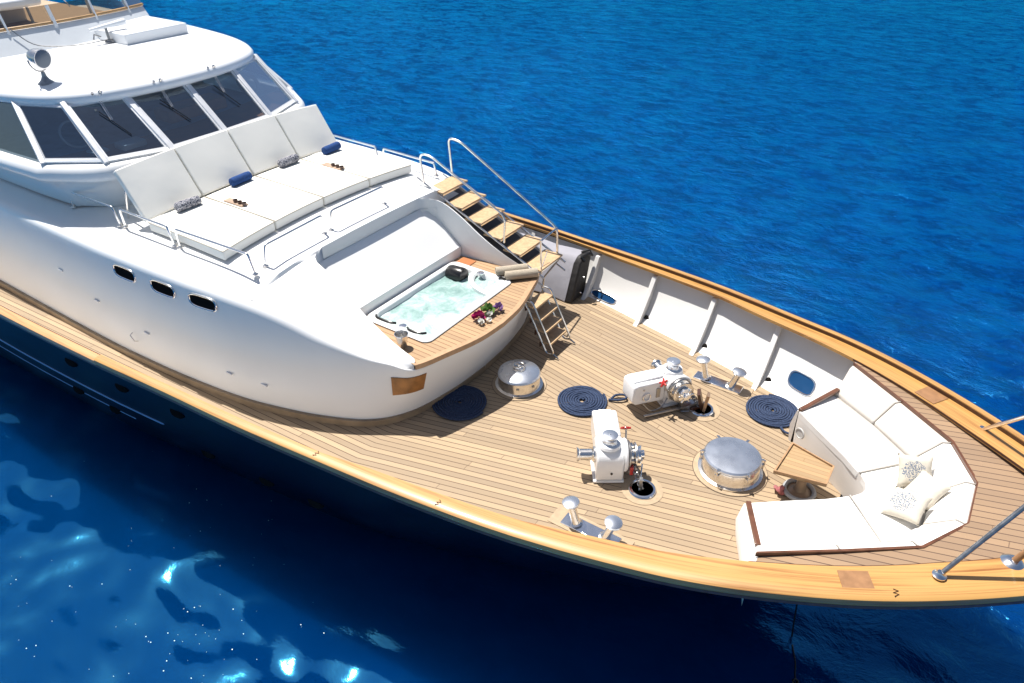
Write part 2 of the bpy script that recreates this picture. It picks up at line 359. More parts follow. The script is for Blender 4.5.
# ------------------------------------------------------------------ yacht
yacht = thing('yacht', (-3, 0, -1.5), 'large white and navy motor yacht with a teak foredeck and varnished cap rail', 'yacht')
YO = [(-12, 2.96), (-9, 2.94), (-7.9, 2.92), (-6.1, 2.84), (-5, 2.76), (-4, 2.70), (-3, 2.61), (-2, 2.51), (-1, 2.36), (0, 2.12), (.5, 1.965), (1, 1.755), (1.5, 1.495), (2, 1.175), (2.5, .80), (3.0, .38), (3.3, .0)]
ZR = [(-12, .62), (-5, .615), (-3, .62), (-1, .645), (0, .67), (.5, .70), (1, .73), (1.5, .755), (2, .785), (2.5, .82), (3.3, .88)]
YW = [(-12, 2.3), (-8, 2.12), (-5.7, 1.88), (-4, 1.68), (-3.2, 1.48), (-2.5, 1.24), (-2, 1.05), (-.74, .55), (0, .22), (.5, 0)]
def railpt(X, off=0, dz=0, side=-1):          # outer rail point moved inward along the plan normal by off
    y = cr(YO, X); e = .03; dy = (cr(YO, X+e)-cr(YO, X-e))/(2*e) if X < 3.2 else -1.25
    n = Vector((dy, -1)).normalized() * (1 if True else 1)
    return Vector((X+n.x*off*1.0, side*max(0.0, y+n.y*off), cr(ZR, X)+dz))
XR = [-12+i*.25 for i in range(45)]+[-.75+i*.1 for i in range(1, 41)]+[3.3]
XR = sorted(set([round(x, 3) for x in XR if x <= 3.3]+[-6.1, -6.101]))
# hull sides
def hull_rows(side):
    rows = []
    for k in range(9):
        t = k/8; row = []
        for x in XR:
            s = (x+12)/15.3; xw = -12+12.5*s
            top = railpt(x, .03, -.10, side); yw = cr(YW, xw)*side
            tt = t**.6
            row.append(Vector((lerp(xw, top.x, t), lerp(yw, top.y, tt), lerp(-1.5, top.z, t))))
        rows.append(row)
    low = [Vector((p.x-.15, p.y*.8, -2.3)) for p in rows[0]]
    return [low]+rows
hm = MB(); hm.grid(hull_rows(-1)); hm.grid(hull_rows(1)); hull = hm.build('hull', NAVY, yacht, 60)
def hull_at(X, z, side=-1):                 # point on the hull side
    best = None
    for x in [X+i*.05 for i in range(-4, 60)]:
        if x > 3.2: break
        s = (x+12)/15.3; xw = -12+12.5*s; top = railpt(x, .03, -.10, side)
        t = (z+1.5)/(top.z+1.5); xx = lerp(xw, top.x, t)
        yy = lerp(cr(YW, xw)*side, top.y, t**.6)
        if best is None or abs(xx-X) < best[0]: best = (abs(xx-X), yy)
    return Vector((X, best[1], z))
for z0, z1, xe, r in ((-.28, -.36, -5.75, .014), (-.56, -.66, -6.5, .007)):
    pts = [hull_at(x, lerp(z0, z1, (x+12)/(xe+12)))+Vector((0, 0, 0)) for x in [-12+(xe+12)*i/24 for i in range(25)]]
    MB().tube(pts, r, 8).build('hull_stripe', plain('pale_stripe_paint', (.16, .30, .55), .3), hull)
for x, z in [(-6.9, .22), (-6.0, .2), (-5.1, .2), (-7.6, -.62), (-6.9, -.66), (-5.3, -.7), (-4.4, -.72), (-3.7, -.72)]:
    p = hull_at(x, z); MB().lathe([(.0, .02), (.05, .018), (.062, 0), (.062, -.02)], (0, 0, 0), (0, -1, .4), 20).xf(Matrix.Translation(p) @ Matrix.Diagonal((1.9, 1, 1, 1))).build('hull_porthole', PIPE, hull)

# cap rail: a raised outer strip and a lower inner strip, both sides
def strip(side, o0, o1, dz, th, x0, x1, mat, name, parent, uvshift=0, rnd_out=False):
    xs = [x for x in XR if x0 <= x <= x1]
    rows = []
    for x in xs:
        a0 = railpt(x, o0(x) if callable(o0) else o0, dz, side); a1 = railpt(x, o1(x) if callable(o1) else o1, dz, side)
        if rnd_out:
            c = [a0+Vector((0, 0, -th)), railpt(x, o0-.012, dz-th*.6, side), railpt(x, o0-.006, dz-th*.22, side), railpt(x, o0+.022, dz, side), a1, a1+Vector((0, 0, -th))]
        else: c = [a0+Vector((0, 0, -th)), a0, a1, a1+Vector((0, 0, -th))]
        rows.append(c)
    b = MB(); b.grid(rows, True)
    b.f.append(tuple(range(len(rows[0])))); b.f.append(tuple(len(b.v)-1-i for i in range(len(rows[0]))))
    def uvf(co, f): return (co.x+uvshift, cr(YO, co.x)-abs(co.y)+uvshift*.37)
    return b.build(name, mat, parent, 40, uvf=uvf)
wi = lambda x: itp([(-12, .098), (-3.6, .102), (-3, .12), (-2.5, .165), (-2, .18), (-1, .195), (-.5, .235), (0, .25), (.5, .28), (1, .30), (2, .34)], x)
for side in (-1, 1):
    strip(side, 0, .085, 0, .085, -6.1, 3.3, CAP, 'outer_rail', yacht, 3*side, True)
    strip(side, 0, .085, -.012, .08, -12, -6.101, CAPO, 'outer_rail', yacht, 5*side, True)
    strip(side, .087, wi, -.045, .035, -6.1, 3.15, CAP, 'cap_rail', yacht, 9*side)
    strip(side, .087, .10, -.058, .05, -12, -6.101, CAPO, 'cap_rail', yacht, 9*side)
    strip(side, .083, .0915, -.010, .05, -12, 3.2, MAHO, 'dark_rail_face', yacht)  # dark strip on the inner step face of the outer rail
    strip(side, lambda x: wi(x)+.001, lambda x: wi(x)+.008, -.048, .016, .70, 2.9, MAHO, 'dark_rail_face', yacht)  # dark strip carries the shade of the cap's inner side face in its colour
    strip(side, .0, .05, -.088, .03, -12, 3.25, WALNUT, 'rub_strip', yacht)
# dark wood insets in the cap rail
for x0, side in ((1.42, 1), (1.34, -1)):
    x1 = x0+.20; b = MB()
    a = [railpt(x0, .10, -.0415, side), railpt(x1, .10, -.0415, side), railpt(x1, wi(x1)-.02, -.0415, side), railpt(x0, wi(x0)-.02, -.0415, side)]
    if side < 0: a = [railpt(x0, .11, -.0415, side), railpt(x1, .11, -.0415, side), railpt(x1, .27, -.0415, side), railpt(x0, .27, -.0415, side)]
    b.prism(a, (0, 0, .003)); b.build('rail_inset', INLAY, yacht)
# scarf joint marks on the rail
for x, side in ((-3.02, -1), (-1.72, -1), (1.62, -1)):
    pts = [railpt(x+dx, o, .004, side) for dx, o in ((0, .02), (.03, .035), (.0, .05), (.035, .065), (.01, .083))]
    MB().tube(pts, .0035, 5).build('scarf_joint', MAHO, yacht)

# bulwark panels and ribs
YF = [(-12, 2.62), (-6, 2.42), (-4, 2.30), (-3, 2.20), (-2.54, 2.12), (-1.97, 1.98), (-1.11, 1.77), (-.25, 1.52), (.25, 1.35), (.72, 1.08), (.95, .75), (1.25, .3)]
def bulw(X, t, side, off=0):
    top = railpt(X, .075, -.11, side); yf = cr(YF, X)*side
    return Vector((X, lerp(yf, top.y, t**.62)-off*side, lerp(0, top.z, t)))
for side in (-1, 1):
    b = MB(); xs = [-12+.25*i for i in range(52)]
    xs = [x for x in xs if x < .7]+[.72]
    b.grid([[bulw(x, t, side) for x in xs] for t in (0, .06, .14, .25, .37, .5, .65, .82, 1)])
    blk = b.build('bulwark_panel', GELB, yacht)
    for X in (-11, -10, -9, -8, -7, -6, -5, -4, -2.86, -1.97, -1.11, -.25):
        kk = 1 if X > -2.95 else .25; b = MB(); dx = .03
        prof = [bulw(X, 0, side, .0), bulw(X, 0, side, .13*kk), bulw(X, .06, side, .14*kk), bulw(X, .3, side, .15*kk), bulw(X, .6, side, .12*kk), bulw(X, .98, side, .09*kk), bulw(X, .98, side, 0), bulw(X, .5, side, 0), bulw(X, .2, side, 0)]
        sl = .16 if side > 0 else .16
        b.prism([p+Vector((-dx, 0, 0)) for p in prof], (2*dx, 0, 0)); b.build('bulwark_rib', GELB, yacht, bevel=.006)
    for X in (-1.90, -1.02, -.15, .62):       # limber holes beside the ribs
        if X > .3: continue
        p = bulw(X, .07, side, .006); b = MB(); b.lathe([(.0, .0), (.045, 0)], (0, 0, 0), (0, -side, .35), 16)
        b.xf(Matrix.Translation(p) @ Matrix.Diagonal((.8, 1, 1.2, 1))); b.build('limber_hole', BLACK, yacht)
# oval fairlead openings with steel surrounds
for X, t, rx, rz in ((.20, .26, .15, .075), (-2.62, .10, .2, .045)):
    p = bulw(X, t, 1, .04); q = bulw(X+.1, t, 1)-bulw(X-.1, t, 1); q.normalize(); up = (bulw(X, t+.12, 1)-bulw(X, t-.08, 1)).normalized()
    ring = [bulw(X+rx*math.copysign(abs(math.cos(a))**.6, math.cos(a)), max(.02, t+rz/.62*math.copysign(abs(math.sin(a))**.7, math.sin(a))), 1, .012) for a in [2*math.pi*k/32 for k in range(32)]]
    fl = MB().tube(ring, .013, 8, True).build('fairlead', CHROME, yacht)
    b = MB(); cc_ = sum(ring, Vector())/32+Vector((0, .004, 0)); b.add([cc_]+[v+Vector((0, .002, 0)) for v in ring], [(0, 1+k, 1+(k+1) % 32) for k in range(32)]); b.build('opening', plain('sea_blue_opening', (.004, .045, .13), .3, spec=.2), fl)
b = MB(); b.tube([bulw(.06, .12, 1, .03), bulw(.25, .1, 1, .10)], .012, 6)

# main deck (two halves, planks swept along each side)
for side, sw in ((-1, .27), (1, .20)):
    xs = [-12+.2*i for i in range(66)]
    b = MB(); b.grid([[Vector((x, side*cr(YF, x)*t, 0)) for t in (0, .25, .5, .75, 1.0)] for x in xs if x <= 1.25])
    def uvf(co, f, side=side, sw=sw):
        aft = min(0, co.x+3.2)
        return (co.x+side*3, abs(co.y)+sw*(max(co.x, -3.2))+.05*aft+10)
    b.build('deck', TEAK, yacht, uvf=uvf)
    # margin plank along the bulwark
    b = MB(); b.grid([[Vector((x, side*(cr(YF, x)-o), .004)) for o in (0.002, .085)] for x in xs if x <= .7]); b.build('margin_plank', TEAKP, yacht)

# raised bow deck around the sofa
OB = [(.66, 1.50), (1.20, 1.11), (1.70, .73), (1.96, .27)]           # sofa back outline (starboard mirrored)
OUT = [Vector((x, y, 0)) for x, y in OB]+[Vector((x, -y, 0)) for x, y in OB[::-1]]
ZP = .65
def zdk(x): return ZP+(cr(ZR, x)-.712)*.6
def bow_y(x): return cr(YO, x)-(wi(x)*1.12)
b = MB(); vs_, fs_ = [], []
xs = [.68, .9, 1.2, 1.45, 1.7, 1.83, 1.96]
for side in (-1, 1):
    b.grid([[Vector((x, side*lerp(itp([(p[0], p[1]) for p in OB], x), bow_y(x)+.012, t), zdk(x)+.004*t)) for t in (0, .5, 1)] for x in xs])
xs2 = [1.96+.1*i for i in range(11)]
b.grid([[Vector((x, lerp(-max(.02, bow_y(x)+.012), max(.02, bow_y(x)+.012), t), zdk(x)+.004*abs(2*t-1))) for t in [k/8 for k in range(9)]] for x in xs2])
bow = b.build('raised_bow_deck', TEAKB, yacht, uvf=lambda co, f: (co.x, co.y-.27*co.x+10))
for side in (-1, 1):
    b = MB(); y0, y1 = side*1.50, side*(bow_y(.66)+.02)
    b.prism([(.66, side*.8, 0)]+[(.66, side*(abs(hull_at(.66, zz).y)-.06), zz) for zz in (0, .15, .3, .45)]+[(.66, y1, ZP-.004), (.66, y0, ZP-.004)], (.02, 0, 0)); b.build('deck_bulkhead', GELB, yacht)

# ------------------------------------------------------------------ superstructure body
BASE = [(-12, 2.15), (-10, 2.16), (-7.4, 2.17), (-6.4, 2.14), (-5.55, 2.08), (-4.8, 1.98), (-4.18, 1.82), (-3.8, 1.68), (-3.5, 1.53), (-3.3, 1.34), (-3.17, 1.08), (-3.1, .79), (-3.05, .4), (-3.03, 0)]
TOPE = [(-12, 2.08, 1.41), (-10, 2.09, 1.41), (-7.4, 2.10, 1.412), (-6.4, 2.08, 1.415), (-5.6, 2.04, 1.41), (-4.95, 1.96, 1.37), (-4.35, 1.80, 1.24), (-3.9, 1.64, 1.04), (-3.5, 1.44, .84), (-3.25, 1.30, .76), (-3.03, 1.17, .705), (-2.89, .78, .705), (-2.78, .38, .705), (-2.745, 0, .705)]
CREST = [(-12, 0, 1.50), (-10, 0, 1.5), (-7.4, 0, 1.5), (-6.4, 0, 1.5), (-5.6, .0, 1.5)]
basep = smooth_poly([(x, -y, 0) for x, y in BASE], 6); topp = smooth_poly([(x, -y, z) for x, y, z in TOPE], 6)
itip = 6*10                                   # index of the wing tip (-3.03, 1.17)
def nrm(pl, i):
    t = pl[min(i+1, len(pl)-1)]-pl[max(i-1, 0)]; return Vector((t.y, -t.x, 0)).normalized()
def side_rows(sgn):
    rows = []
    for lv in range(9):
        row = []
        for i, (a, c) in enumerate(zip(basep, topp)):
            c = c.copy()
            if sgn > 0 and c.x > -4.8: c.z = max(.705, min(c.z, 1.37+(c.x+4.64)*-.45-.18))
            r = .10*min(1, max(.12, (c.z-.705)/.35)) if i < itip else .012
            n = nrm(topp, i)                  # outward
            if lv <= 4: t = lv/4; p = Vector((lerp(a.x, c.x, t), lerp(a.y, c.y, t), lerp(0, c.z-r, t)))
            else:
                ang = (lv-4)/4*math.pi/2; p = Vector((c.x, c.y, c.z-r))-n*(r*(1-math.cos(ang)))+Vector((0, 0, r*math.sin(ang)))
            row.append(Vector((p.x, p.y*(-sgn) if sgn > 0 else p.y, p.z)))
        rows.append(row)
    return rows
body = MB(); Rst = side_rows(-1); Rpt = side_rows(1)
body.grid(Rst); body.grid(Rpt)
# crest of the wings beside the tub
CR = [(-4.62, 1.475), (-4.35, 1.42), (-4.1, 1.29), (-3.85, 1.12), (-3.6, .98), (-3.3, .86), (-3.0, .785)]
def crest(X, s): return Vector((X, s*1.13, cr(CR, X)))
def wing(X, q, yi, zi, sgn):
    if sgn < 0: return [Vector((X, lerp(q.y, yi, k/5), lerp(q.z, zi, (k/5)**.6))) for k in range(6)]
    zl = min(q.z, zi)
    return [Vector((X, lerp(q.y, yi, a), z)) for a, z in ((0, q.z), (.3, zl), (.6, zl), (.88, zl+.01), (.93, lerp(zl, zi, .93)), (1, zi))]
XE, YE, RC = -4.62, 1.02, .24
def camber(x, y): return 1.50-.055*(abs(y)/1.6)**2
for sgn, RW in ((-1, Rst), (1, Rpt)):
    top = RW[-1][:itip+1]
    rows = []; prev = None
    inner = []
    for p in top:
        if p.x <= XE: inner.append(None)
        else: inner.append(p)
    rowsA, rowsB = [], []
    for p in top:
        if p.x <= XE+.02:
            y1 = p.y; r = []
            for k in range(6): t = k/5; y = lerp(y1, sgn*(YE-RC), t); z = lerp(p.z, camber(p.x, y), min(1, t*2.2)**.8); r.append(Vector((p.x, y, z)))
            for k in range(1, 5): y = lerp(sgn*(YE-RC), 0, k/4); r.append(Vector((p.x, y, camber(p.x, y))))
            rowsA.append(r)
    lastx = XE
    pe = rowsA[-1][0]; # line exactly at XE
    r = []
    for k in range(6): t = k/5; y = lerp(pe.y, sgn*(YE-RC), t); r.append(Vector((XE, y, lerp(pe.z, camber(XE, y), min(1, t*2.2)**.8))))
    rE = list(r)
    for k in range(1, 5): y = lerp(sgn*(YE-RC), 0, k/4); r.append(Vector((XE, y, camber(XE, y))))
    rowsA.append(r); body.grid(rowsA)
    rowsB = [rE]
    for a in (20, 45, 70, 90):
        X = XE+RC*(1-math.cos(R_(a))) ; yi = sgn*(YE-RC+RC*math.sin(R_(a)))
        q = min(top, key=lambda p: abs(p.x-X)); i = top.index(q)
        qq = q.copy()
        # interpolate the edge at X
        for a1, a2 in zip(top, top[1:]):
            if a1.x <= X <= a2.x and a2.x > a1.x: qq = a1.lerp(a2, (X-a1.x)/(a2.x-a1.x)); break
        zi = cr(CR, X)
        rowsB.append(wing(X, qq, yi, zi, sgn))
    for p in top:
        if p.x > XE+RC+.04:
            yi = sgn*(YE+(p.x-XE-RC)/(-3.03-XE-RC)*.10); zi = cr(CR, p.x)
            if p is top[-1]: yi = sgn*1.14
            rowsB.append(wing(p.x, p, yi, zi, sgn))
    body.grid(rowsB)
    # inner wall of the recess, from the crest down
    wall = [r[-1] for r in rowsB]
    wallrows = [[p.copy() for p in wall], [Vector((p.x+(.0), p.y-sgn*.02, max(.74, min(p.z-.03, .74)))) for p in wall]]
    body.grid(wallrows)
# back wall of recess (under the rim)
rim = [Vector((XE, -(YE-RC), camber(XE, YE-RC)))]
rim = [Vector((XE, y, camber(XE, y))) for y in [-(YE-RC)+k*(2*(YE-RC))/8 for k in range(9)]]
body.grid([rim, [p+Vector((.015, 0, -.5)) for p in rim]])
superst = body.build('superstructure', GEL, yacht, 50, uvf=None)
# sloped rest panel of the recess
b = MB(); ys = [-(YE+.02)+k*2*(YE+.02)/8 for k in range(9)]
def xrim(y):
    d = abs(y)-(YE-RC)
    return XE+.01+(RC*(1-math.sqrt(max(0, 1-(d/RC)**2))) if d > 0 else 0)
ys = [-1.015, -.95, -.85, -.6, 0, .6, .85, .95, 1.015]
b.grid([[Vector((lerp(-4.60, -4.11, t) if t > 0 else xrim(y), y, lerp(1.34, .90, t))) for y in ys] for t in (0, .08, .5, .97)] +
       [[Vector((-4.10, y, .90)) for y in ys], [Vector((-4.095, y, .89)) for y in ys], [Vector((-4.09, y, .76)) for y in ys]])
b.build('recess_rest_panel', GEL, superst, 12)
# skirting at the foot
sk = MB(); o1 = [p-nrm(basep, i)*(-.022)+Vector((0, 0, 0)) for i, p in enumerate(basep)]
o2 = [p+nrm(basep, i)*.035 for i, p in enumerate(basep)]
for s in (1, -1):
    sk.grid([[Vector((p.x, p.y*s, z)) for p in o2] for z in (.0, .075)]+[[Vector((p.x, p.y*s, .075)) for p in basep]])
sk.build('skirting', plain('skirting_wood', (.27, .20, .13), .5, var=.2), superst)
# side portholes
def side_pt(X, z):
    for i in range(len(basep)-1):
        a0, c0 = basep[i], topp[i]; t = z/(c0.z-.17)
        p = Vector((lerp(a0.x, c0.x, t), lerp(a0.y, c0.y, t), z))
        a1, c1 = basep[i+1], topp[i+1]; q = Vector((lerp(a1.x, c1.x, t), lerp(a1.y, c1.y, t), z))
        if p.x <= X <= q.x: return p.lerp(q, (X-p.x)/(q.x-p.x)), (q-p).normalized()
for X in (-6.42, -5.76, -5.16):
    p, d = side_pt(X, 1.21); up = Vector((0, .05, 1)).normalized(); nn = d.cross(up).normalized()
    if nn.y > 0: nn = -nn
    ring = [p+nn*.006+d*(.19*math.copysign(abs(math.cos(a))**.55, math.cos(a)))+up*(.075*math.copysign(abs(math.sin(a))**.65, math.sin(a))) for a in [2*math.pi*k/32 for k in range(32)]]
    po = MB().tube(ring, .011, 8, True).build('porthole', CHROME, superst)
    pn = MB(); pn.add([v+nn*.002 for v in ring], [tuple(range(32))]); pn.build('porthole_glass', PIPE, superst)
# small hull-side fittings on the wall
for X, z in ((-7.9, .82), (-7.2, .62), (-6.3, .47), (-5.0, .36), (-4.55, .33)):
    r = side_pt(X, z)
    if r: MB().box(r[0]+Vector((0, -.01, 0)), (.09, .02, .025)).build('step_light', WPAINT, superst, bevel=.006)
r = side_pt(-6.55, .34)
MB().tube([r[0]+Vector((-.03, -.012, .05)), r[0]+Vector((-.03, -.05, .03)), r[0]+Vector((.03, -.05, -.03)), r[0]+Vector((.03, -.012, -.05))], .007, 6).build('tie_ring', STEEL, superst)
# plaque on the nose: carved wooden board
def nose_pt(i, t):
    a, c = basep[i], topp[i]; return Vector((lerp(a.x, c.x, t), lerp(a.y, c.y, t), lerp(0, c.z-.012, t)))

# teak surround of the tub (hole for the tub)
TX0, TX1, TYH = -4.07, -3.14, .82
def rrect(x0, x1, yh, r, z, n=6):
    out = []
    for cx, cy, a0 in ((x1-r, yh-r, 0), (x0+r, yh-r, 90), (x0+r, -yh+r, 180), (x1-r, -yh+r, 270)):
        for k in range(n+1):
            a = R_(a0+90*k/n); out.append(Vector((cx+r*math.cos(a), cy+r*math.sin(a), z)))
    return out
ZT = .77
half = topp[itip:]; edge = [Vector((p.x+.02, p.y-.005, ZT)) for p in half]+[Vector((p.x+.02, -p.y+.005, ZT)) for p in half[::-1][1:]]
outer = edge+[Vector((-3.4, 1.10, ZT)), Vector((-3.8, 1.04, ZT)), Vector((-4.1, 1.0, ZT)), Vector((-4.1, 0, ZT)), Vector((-4.1, -1.0, ZT)), Vector((-3.8, -1.04, ZT)), Vector((-3.4, -1.10, ZT))]
innr = rrect(TX0+.02, TX1-.02, TYH-.02, .09, ZT)
bmx = bmesh.new()
vo = [bmx.verts.new(p) for p in outer]; vi = [bmx.verts.new(p) for p in innr]
eo = [bmx.edges.new((vo[i], vo[(i+1) % len(vo)])) for i in range(len(vo))]; ei = [bmx.edges.new((vi[i], vi[(i+1) % len(vi)])) for i in range(len(vi))]
bmesh.ops.triangle_fill(bmx, use_beauty=True, use_dissolve=False, edges=eo+ei)
tb = MB(); idx = {v: i for i, v in enumerate(bmx.verts)}
tb.add([v.co for v in bmx.verts], [tuple(idx[v] for v in f.verts) for f in bmx.faces]); bmx.free()
tub_teak = tb.build('tub_surround', TEAKT, yacht, uvf=lambda co, f: (co.x, co.y+10))
bd = MB(); bd.grid([[p+Vector((.001, 0, -.055)) for p in edge], [p+Vector((.001, 0, .003)) for p in edge]]); bd.grid([[p+Vector((0, 0, .003)) for p in edge], [Vector((p.x-.055, p.y*(1-.04), ZT+.003)) for p in edge]]); bd.build('border_plank', plain('border_teak', (.44, .27, .15), .5, var=.12, scale=20), tub_teak)
MB().box((-3.93, .90, ZT+.006), (.2, .16, .008)).build('floor_inset', plain('orange_teak', (.40, .15, .055), .4, var=.2), tub_teak)

# plaque
pq = MB(); a = side_pt  # wooden board let into the curved nose
def nose_at(y, z):
    for i in range(itip-14, len(topp)-1):
        t = z/.705; p = Vector((lerp(basep[i].x, topp[i].x, t), lerp(basep[i].y, topp[i].y, t), z)); q = Vector((lerp(basep[i+1].x, topp[i+1].x, t), lerp(basep[i+1].y, topp[i+1].y, t), z))
        if p.y <= y <= q.y: return p.lerp(q, (y-p.y)/(q.y-p.y))
cols = []
for k in range(7):
    y = lerp(-1.30, -1.03, k/6); cols.append([nose_at(y, z) for z in (.37, .60)])
nn = Vector((.75, -.65, -.1)).normalized()
pq.grid([[c[0]+nn*.012 for c in cols], [c[1]+nn*.012 for c in cols]]); pq.grid([[c[1]+nn*.012 for c in cols], [c[1]-nn*.01 for c in cols]]); pq.grid([[c[0]+nn*.012 for c in cols], [c[0]-nn*.01 for c in cols]])
pq.build('wooden_plaque', plain('plaque_wood', (.30, .13, .035), .4, var=.35, scale=9, coat=.3), superst)

# ------------------------------------------------------------------ wheelhouse
WB = [(0, -7.03), (.76, -7.06), (1.45, -7.34), (1.87, -7.93)]
WT = [(0, -7.70), (.79, -7.76), (1.40, -8.0), (1.66, -8.6)]
zb, zt = 2.10, 2.65
def wbp(i): s = 1 if i >= 0 else -1; y, x = WB[abs(i)]; return Vector((x, s*y, zb))
def wtp(i): s = 1 if i >= 0 else -1; y, x = WT[abs(i)]; return Vector((x, s*y, zt))
wh = thing('wheelhouse', (0, 0, 0), None, None)
bpy.data.objects.remove(wh)
# brow, undercut wall and roof around one plan curve
fp = smooth_poly([(-7.95, -1.90, 0), (-7.33, -1.48, 0), (-7.06, -.78, 0), (-7.03, 0, 0), (-7.06, .78, 0), (-7.33, 1.48, 0), (-7.95, 1.90, 0)], 6)
fp = [Vector((-13, -2.0, 0)), Vector((-10, -1.98, 0)), Vector((-8.7, -1.95, 0))]+fp+[Vector((-8.7, 1.95, 0)), Vector((-10, 1.98, 0)), Vector((-13, 2.0, 0))]
def nout(pl, i):
    t = pl[min(i+1, len(pl)-1)]-pl[max(i-1, 0)]; return Vector((t.y, -t.x, 0)).normalized()
def ringo(off, z, pl=None, sx=0):
    pl = pl or fp; return [p+nout(pl, i)*off+Vector((sx, 0, z)) for i, p in enumerate(pl)]
b = MB()
def foot(off_front, z):
    out = []
    for i, p in enumerate(fp):
        out.append(p+nout(fp, i)*(-.02-off_front*.9)+Vector((0, 0, z)))
    return out
def brow(off, z):
    return [p+nout(fp, i)*off*max(0, min(1, (abs(p.y)-.75)/.7))+Vector((0, 0, z)) for i, p in enumerate(fp)]
b.grid([ringo(-.08, 2.09), brow(.0, 2.09), brow(.04, 2.07), brow(.075, 2.02), brow(.085, 1.97), brow(.07, 1.92), brow(.03, 1.895), foot(.05, 1.86), foot(.14, 1.72), foot(.22, 1.56), foot(.28, 1.46)])
wh = b.build('wheelhouse_wall', GEL, yacht, 60)
tp = smooth_poly([(-8.12, -2.04, 0), (-7.95, -1.5, 0), (-7.75, -.79, 0), (-7.69, 0, 0), (-7.75, .79, 0), (-7.95, 1.5, 0), (-8.12, 2.04, 0)], 6)
ROh = [(-10.4, 1.93), (-9.2, 1.78), (-8.5, 1.60), (-8.05, 1.36), (-7.80, 1.0), (-7.66, .5)]
RO = smooth_poly([(x, -y, 0) for x, y in ROh]+[(-7.63, 0, 0)]+[(x, y, 0) for x, y in ROh[::-1]], 5)
RO = [Vector((-13, -2.0, 0)), Vector((-11.5, -1.97, 0))]+RO+[Vector((-11.5, 1.97, 0)), Vector((-13, 2.0, 0))]
def ro(off, z):
    out = []
    for i, p in enumerate(RO):
        q = p+nout(RO, i)*off; q.z = z(q) if callable(z) else z; out.append(q)
    return out
crown = lambda p: 2.80+.025*(1-min(1, abs(p.y)/2.1)**2)
b = MB(); rows = [ro(-.10, 2.645), ro(.01, 2.625), ro(.05, 2.65), ro(.055, 2.71), ro(.02, 2.755), ro(-.07, 2.79), ro(-.25, lambda p: 2.805+.02*(1-min(1, abs(p.y)/2.1)**2))]
n_ = len(RO)
for s in (.8, .5, .2, 0):
    rows.append([Vector((lerp(-10.5 if rows[6][i].x > -10.5 else rows[6][i].x, rows[6][i].x, s), rows[6][i].y*s, crown(Vector((0, rows[6][i].y*s, 0))))) for i in range(n_)])
b.grid(rows); roof = b.build('wheelhouse_roof', ROOFW, yacht, 60)
# side walls of the wheelhouse aft of the windows
for s in (-1, 1):
    b = MB(); b.grid([[Vector((x, s*(1.93 if x > -9 else 1.96), 2.09)), Vector((x-.35, s*(1.62+.035*(-8.5-x)), 2.67))] for x in (-12.6, -11, -9.6, -8.9)]); b.build('wheelhouse_side', GEL, yacht)
# windows
for i in range(-3, 3):
    A, B, Cc, D = wbp(i), wbp(i+1), wtp(i+1), wtp(i)
    if i < 0: pass
    def q(u, v): return A.lerp(B, u).lerp(D.lerp(Cc, u), v)
    nn = (B-A).cross(D-A).normalized()
    if nn.x < 0: nn = -nn
    fr = MB()
    for (u0, v0, u1, v1) in ((.04, .05, .96, .05), (.04, .96, .96, .96), (.05, .05, .05, .96), (.95, .05, .95, .96)):
        a_, b_ = q(u0, v0)+nn*.006, q(u1, v1)+nn*.006; d = (b_-a_).normalized(); sd_ = d.cross(nn).normalized()
        fr.prism([a_-sd_*.016-nn*.012, a_+sd_*.016-nn*.012, a_+sd_*.016+nn*.012, a_-sd_*.016+nn*.012], b_-a_)
    win = fr.build('window', ALU, yacht)
    g = MB(); g.add([q(.03, .03), q(.97, .03), q(.97, .97), q(.03, .97)], [(0, 1, 2, 3)]); g.build('pane', PANE, win)
    sill = MB(); sill.prism([A-nn*.02, B-nn*.02, B.lerp(Cc, .045)-nn*.02, A.lerp(D, .045)-nn*.02], nn*.045); sill.build('sill', ROOFW, win)
    if i in (-2, -1, 0):       # wipers
        wp = MB(); p0 = q(.55, 1.0)+Vector((.115, 0, .115)); p1 = q(.5, .62)+nn*.03; e0 = q(.42, .78)+nn*.03; e1 = q(.62, .35)+nn*.02
        wp.tube([p0, q(.545, .95)+nn*.05, p1], .007, 6); wp.tube([p0+Vector((0, .03, 0)), q(.57, .93)+nn*.05, p1+Vector((0, .02, 0))], .005, 6)
        wp.lathe([(.02, 0), (.02, .03), (.01, .045)], p0-nn*.03, nn, 12); wp.lathe([(.016, 0), (.016, .025)], p0-nn*.02+Vector((0, -.09, 0)), nn, 12)
        wpo = wp.build('wiper', STEEL, yacht)
        MB().tube([e0, p1-nn*.006, e1], .006, 6).build('wiper_blade', BLACK, wpo)
for i in range(-3, 4):
    A, D = wbp(i), wtp(i); nn = Vector((.6, (1 if i > 0 else -1 if i < 0 else 0)*(.12*abs(i)), .75)).normalized(); d = (D-A).normalized(); sd_ = d.cross(nn).normalized(); nn = sd_.cross(d)
    b = MB(); A = A-d*.02; D = D+d*.02
    b.prism([A-sd_*.038-nn*.03, A+sd_*.038-nn*.03, A+sd_*.030+nn*.035, A-sd_*.030+nn*.035], D-A); b.build('mullion', ALU, yacht, bevel=.006)
for s in (-1, 1):            # side windows
    b = MB(); b.add([wbp(3*s), Vector((-8.9, s*1.93, 2.09)), Vector((-9.25, s*1.635, 2.67)), wtp(3*s)], [(0, 1, 2, 3)]); b.build('quarter_window', PANE, yacht)
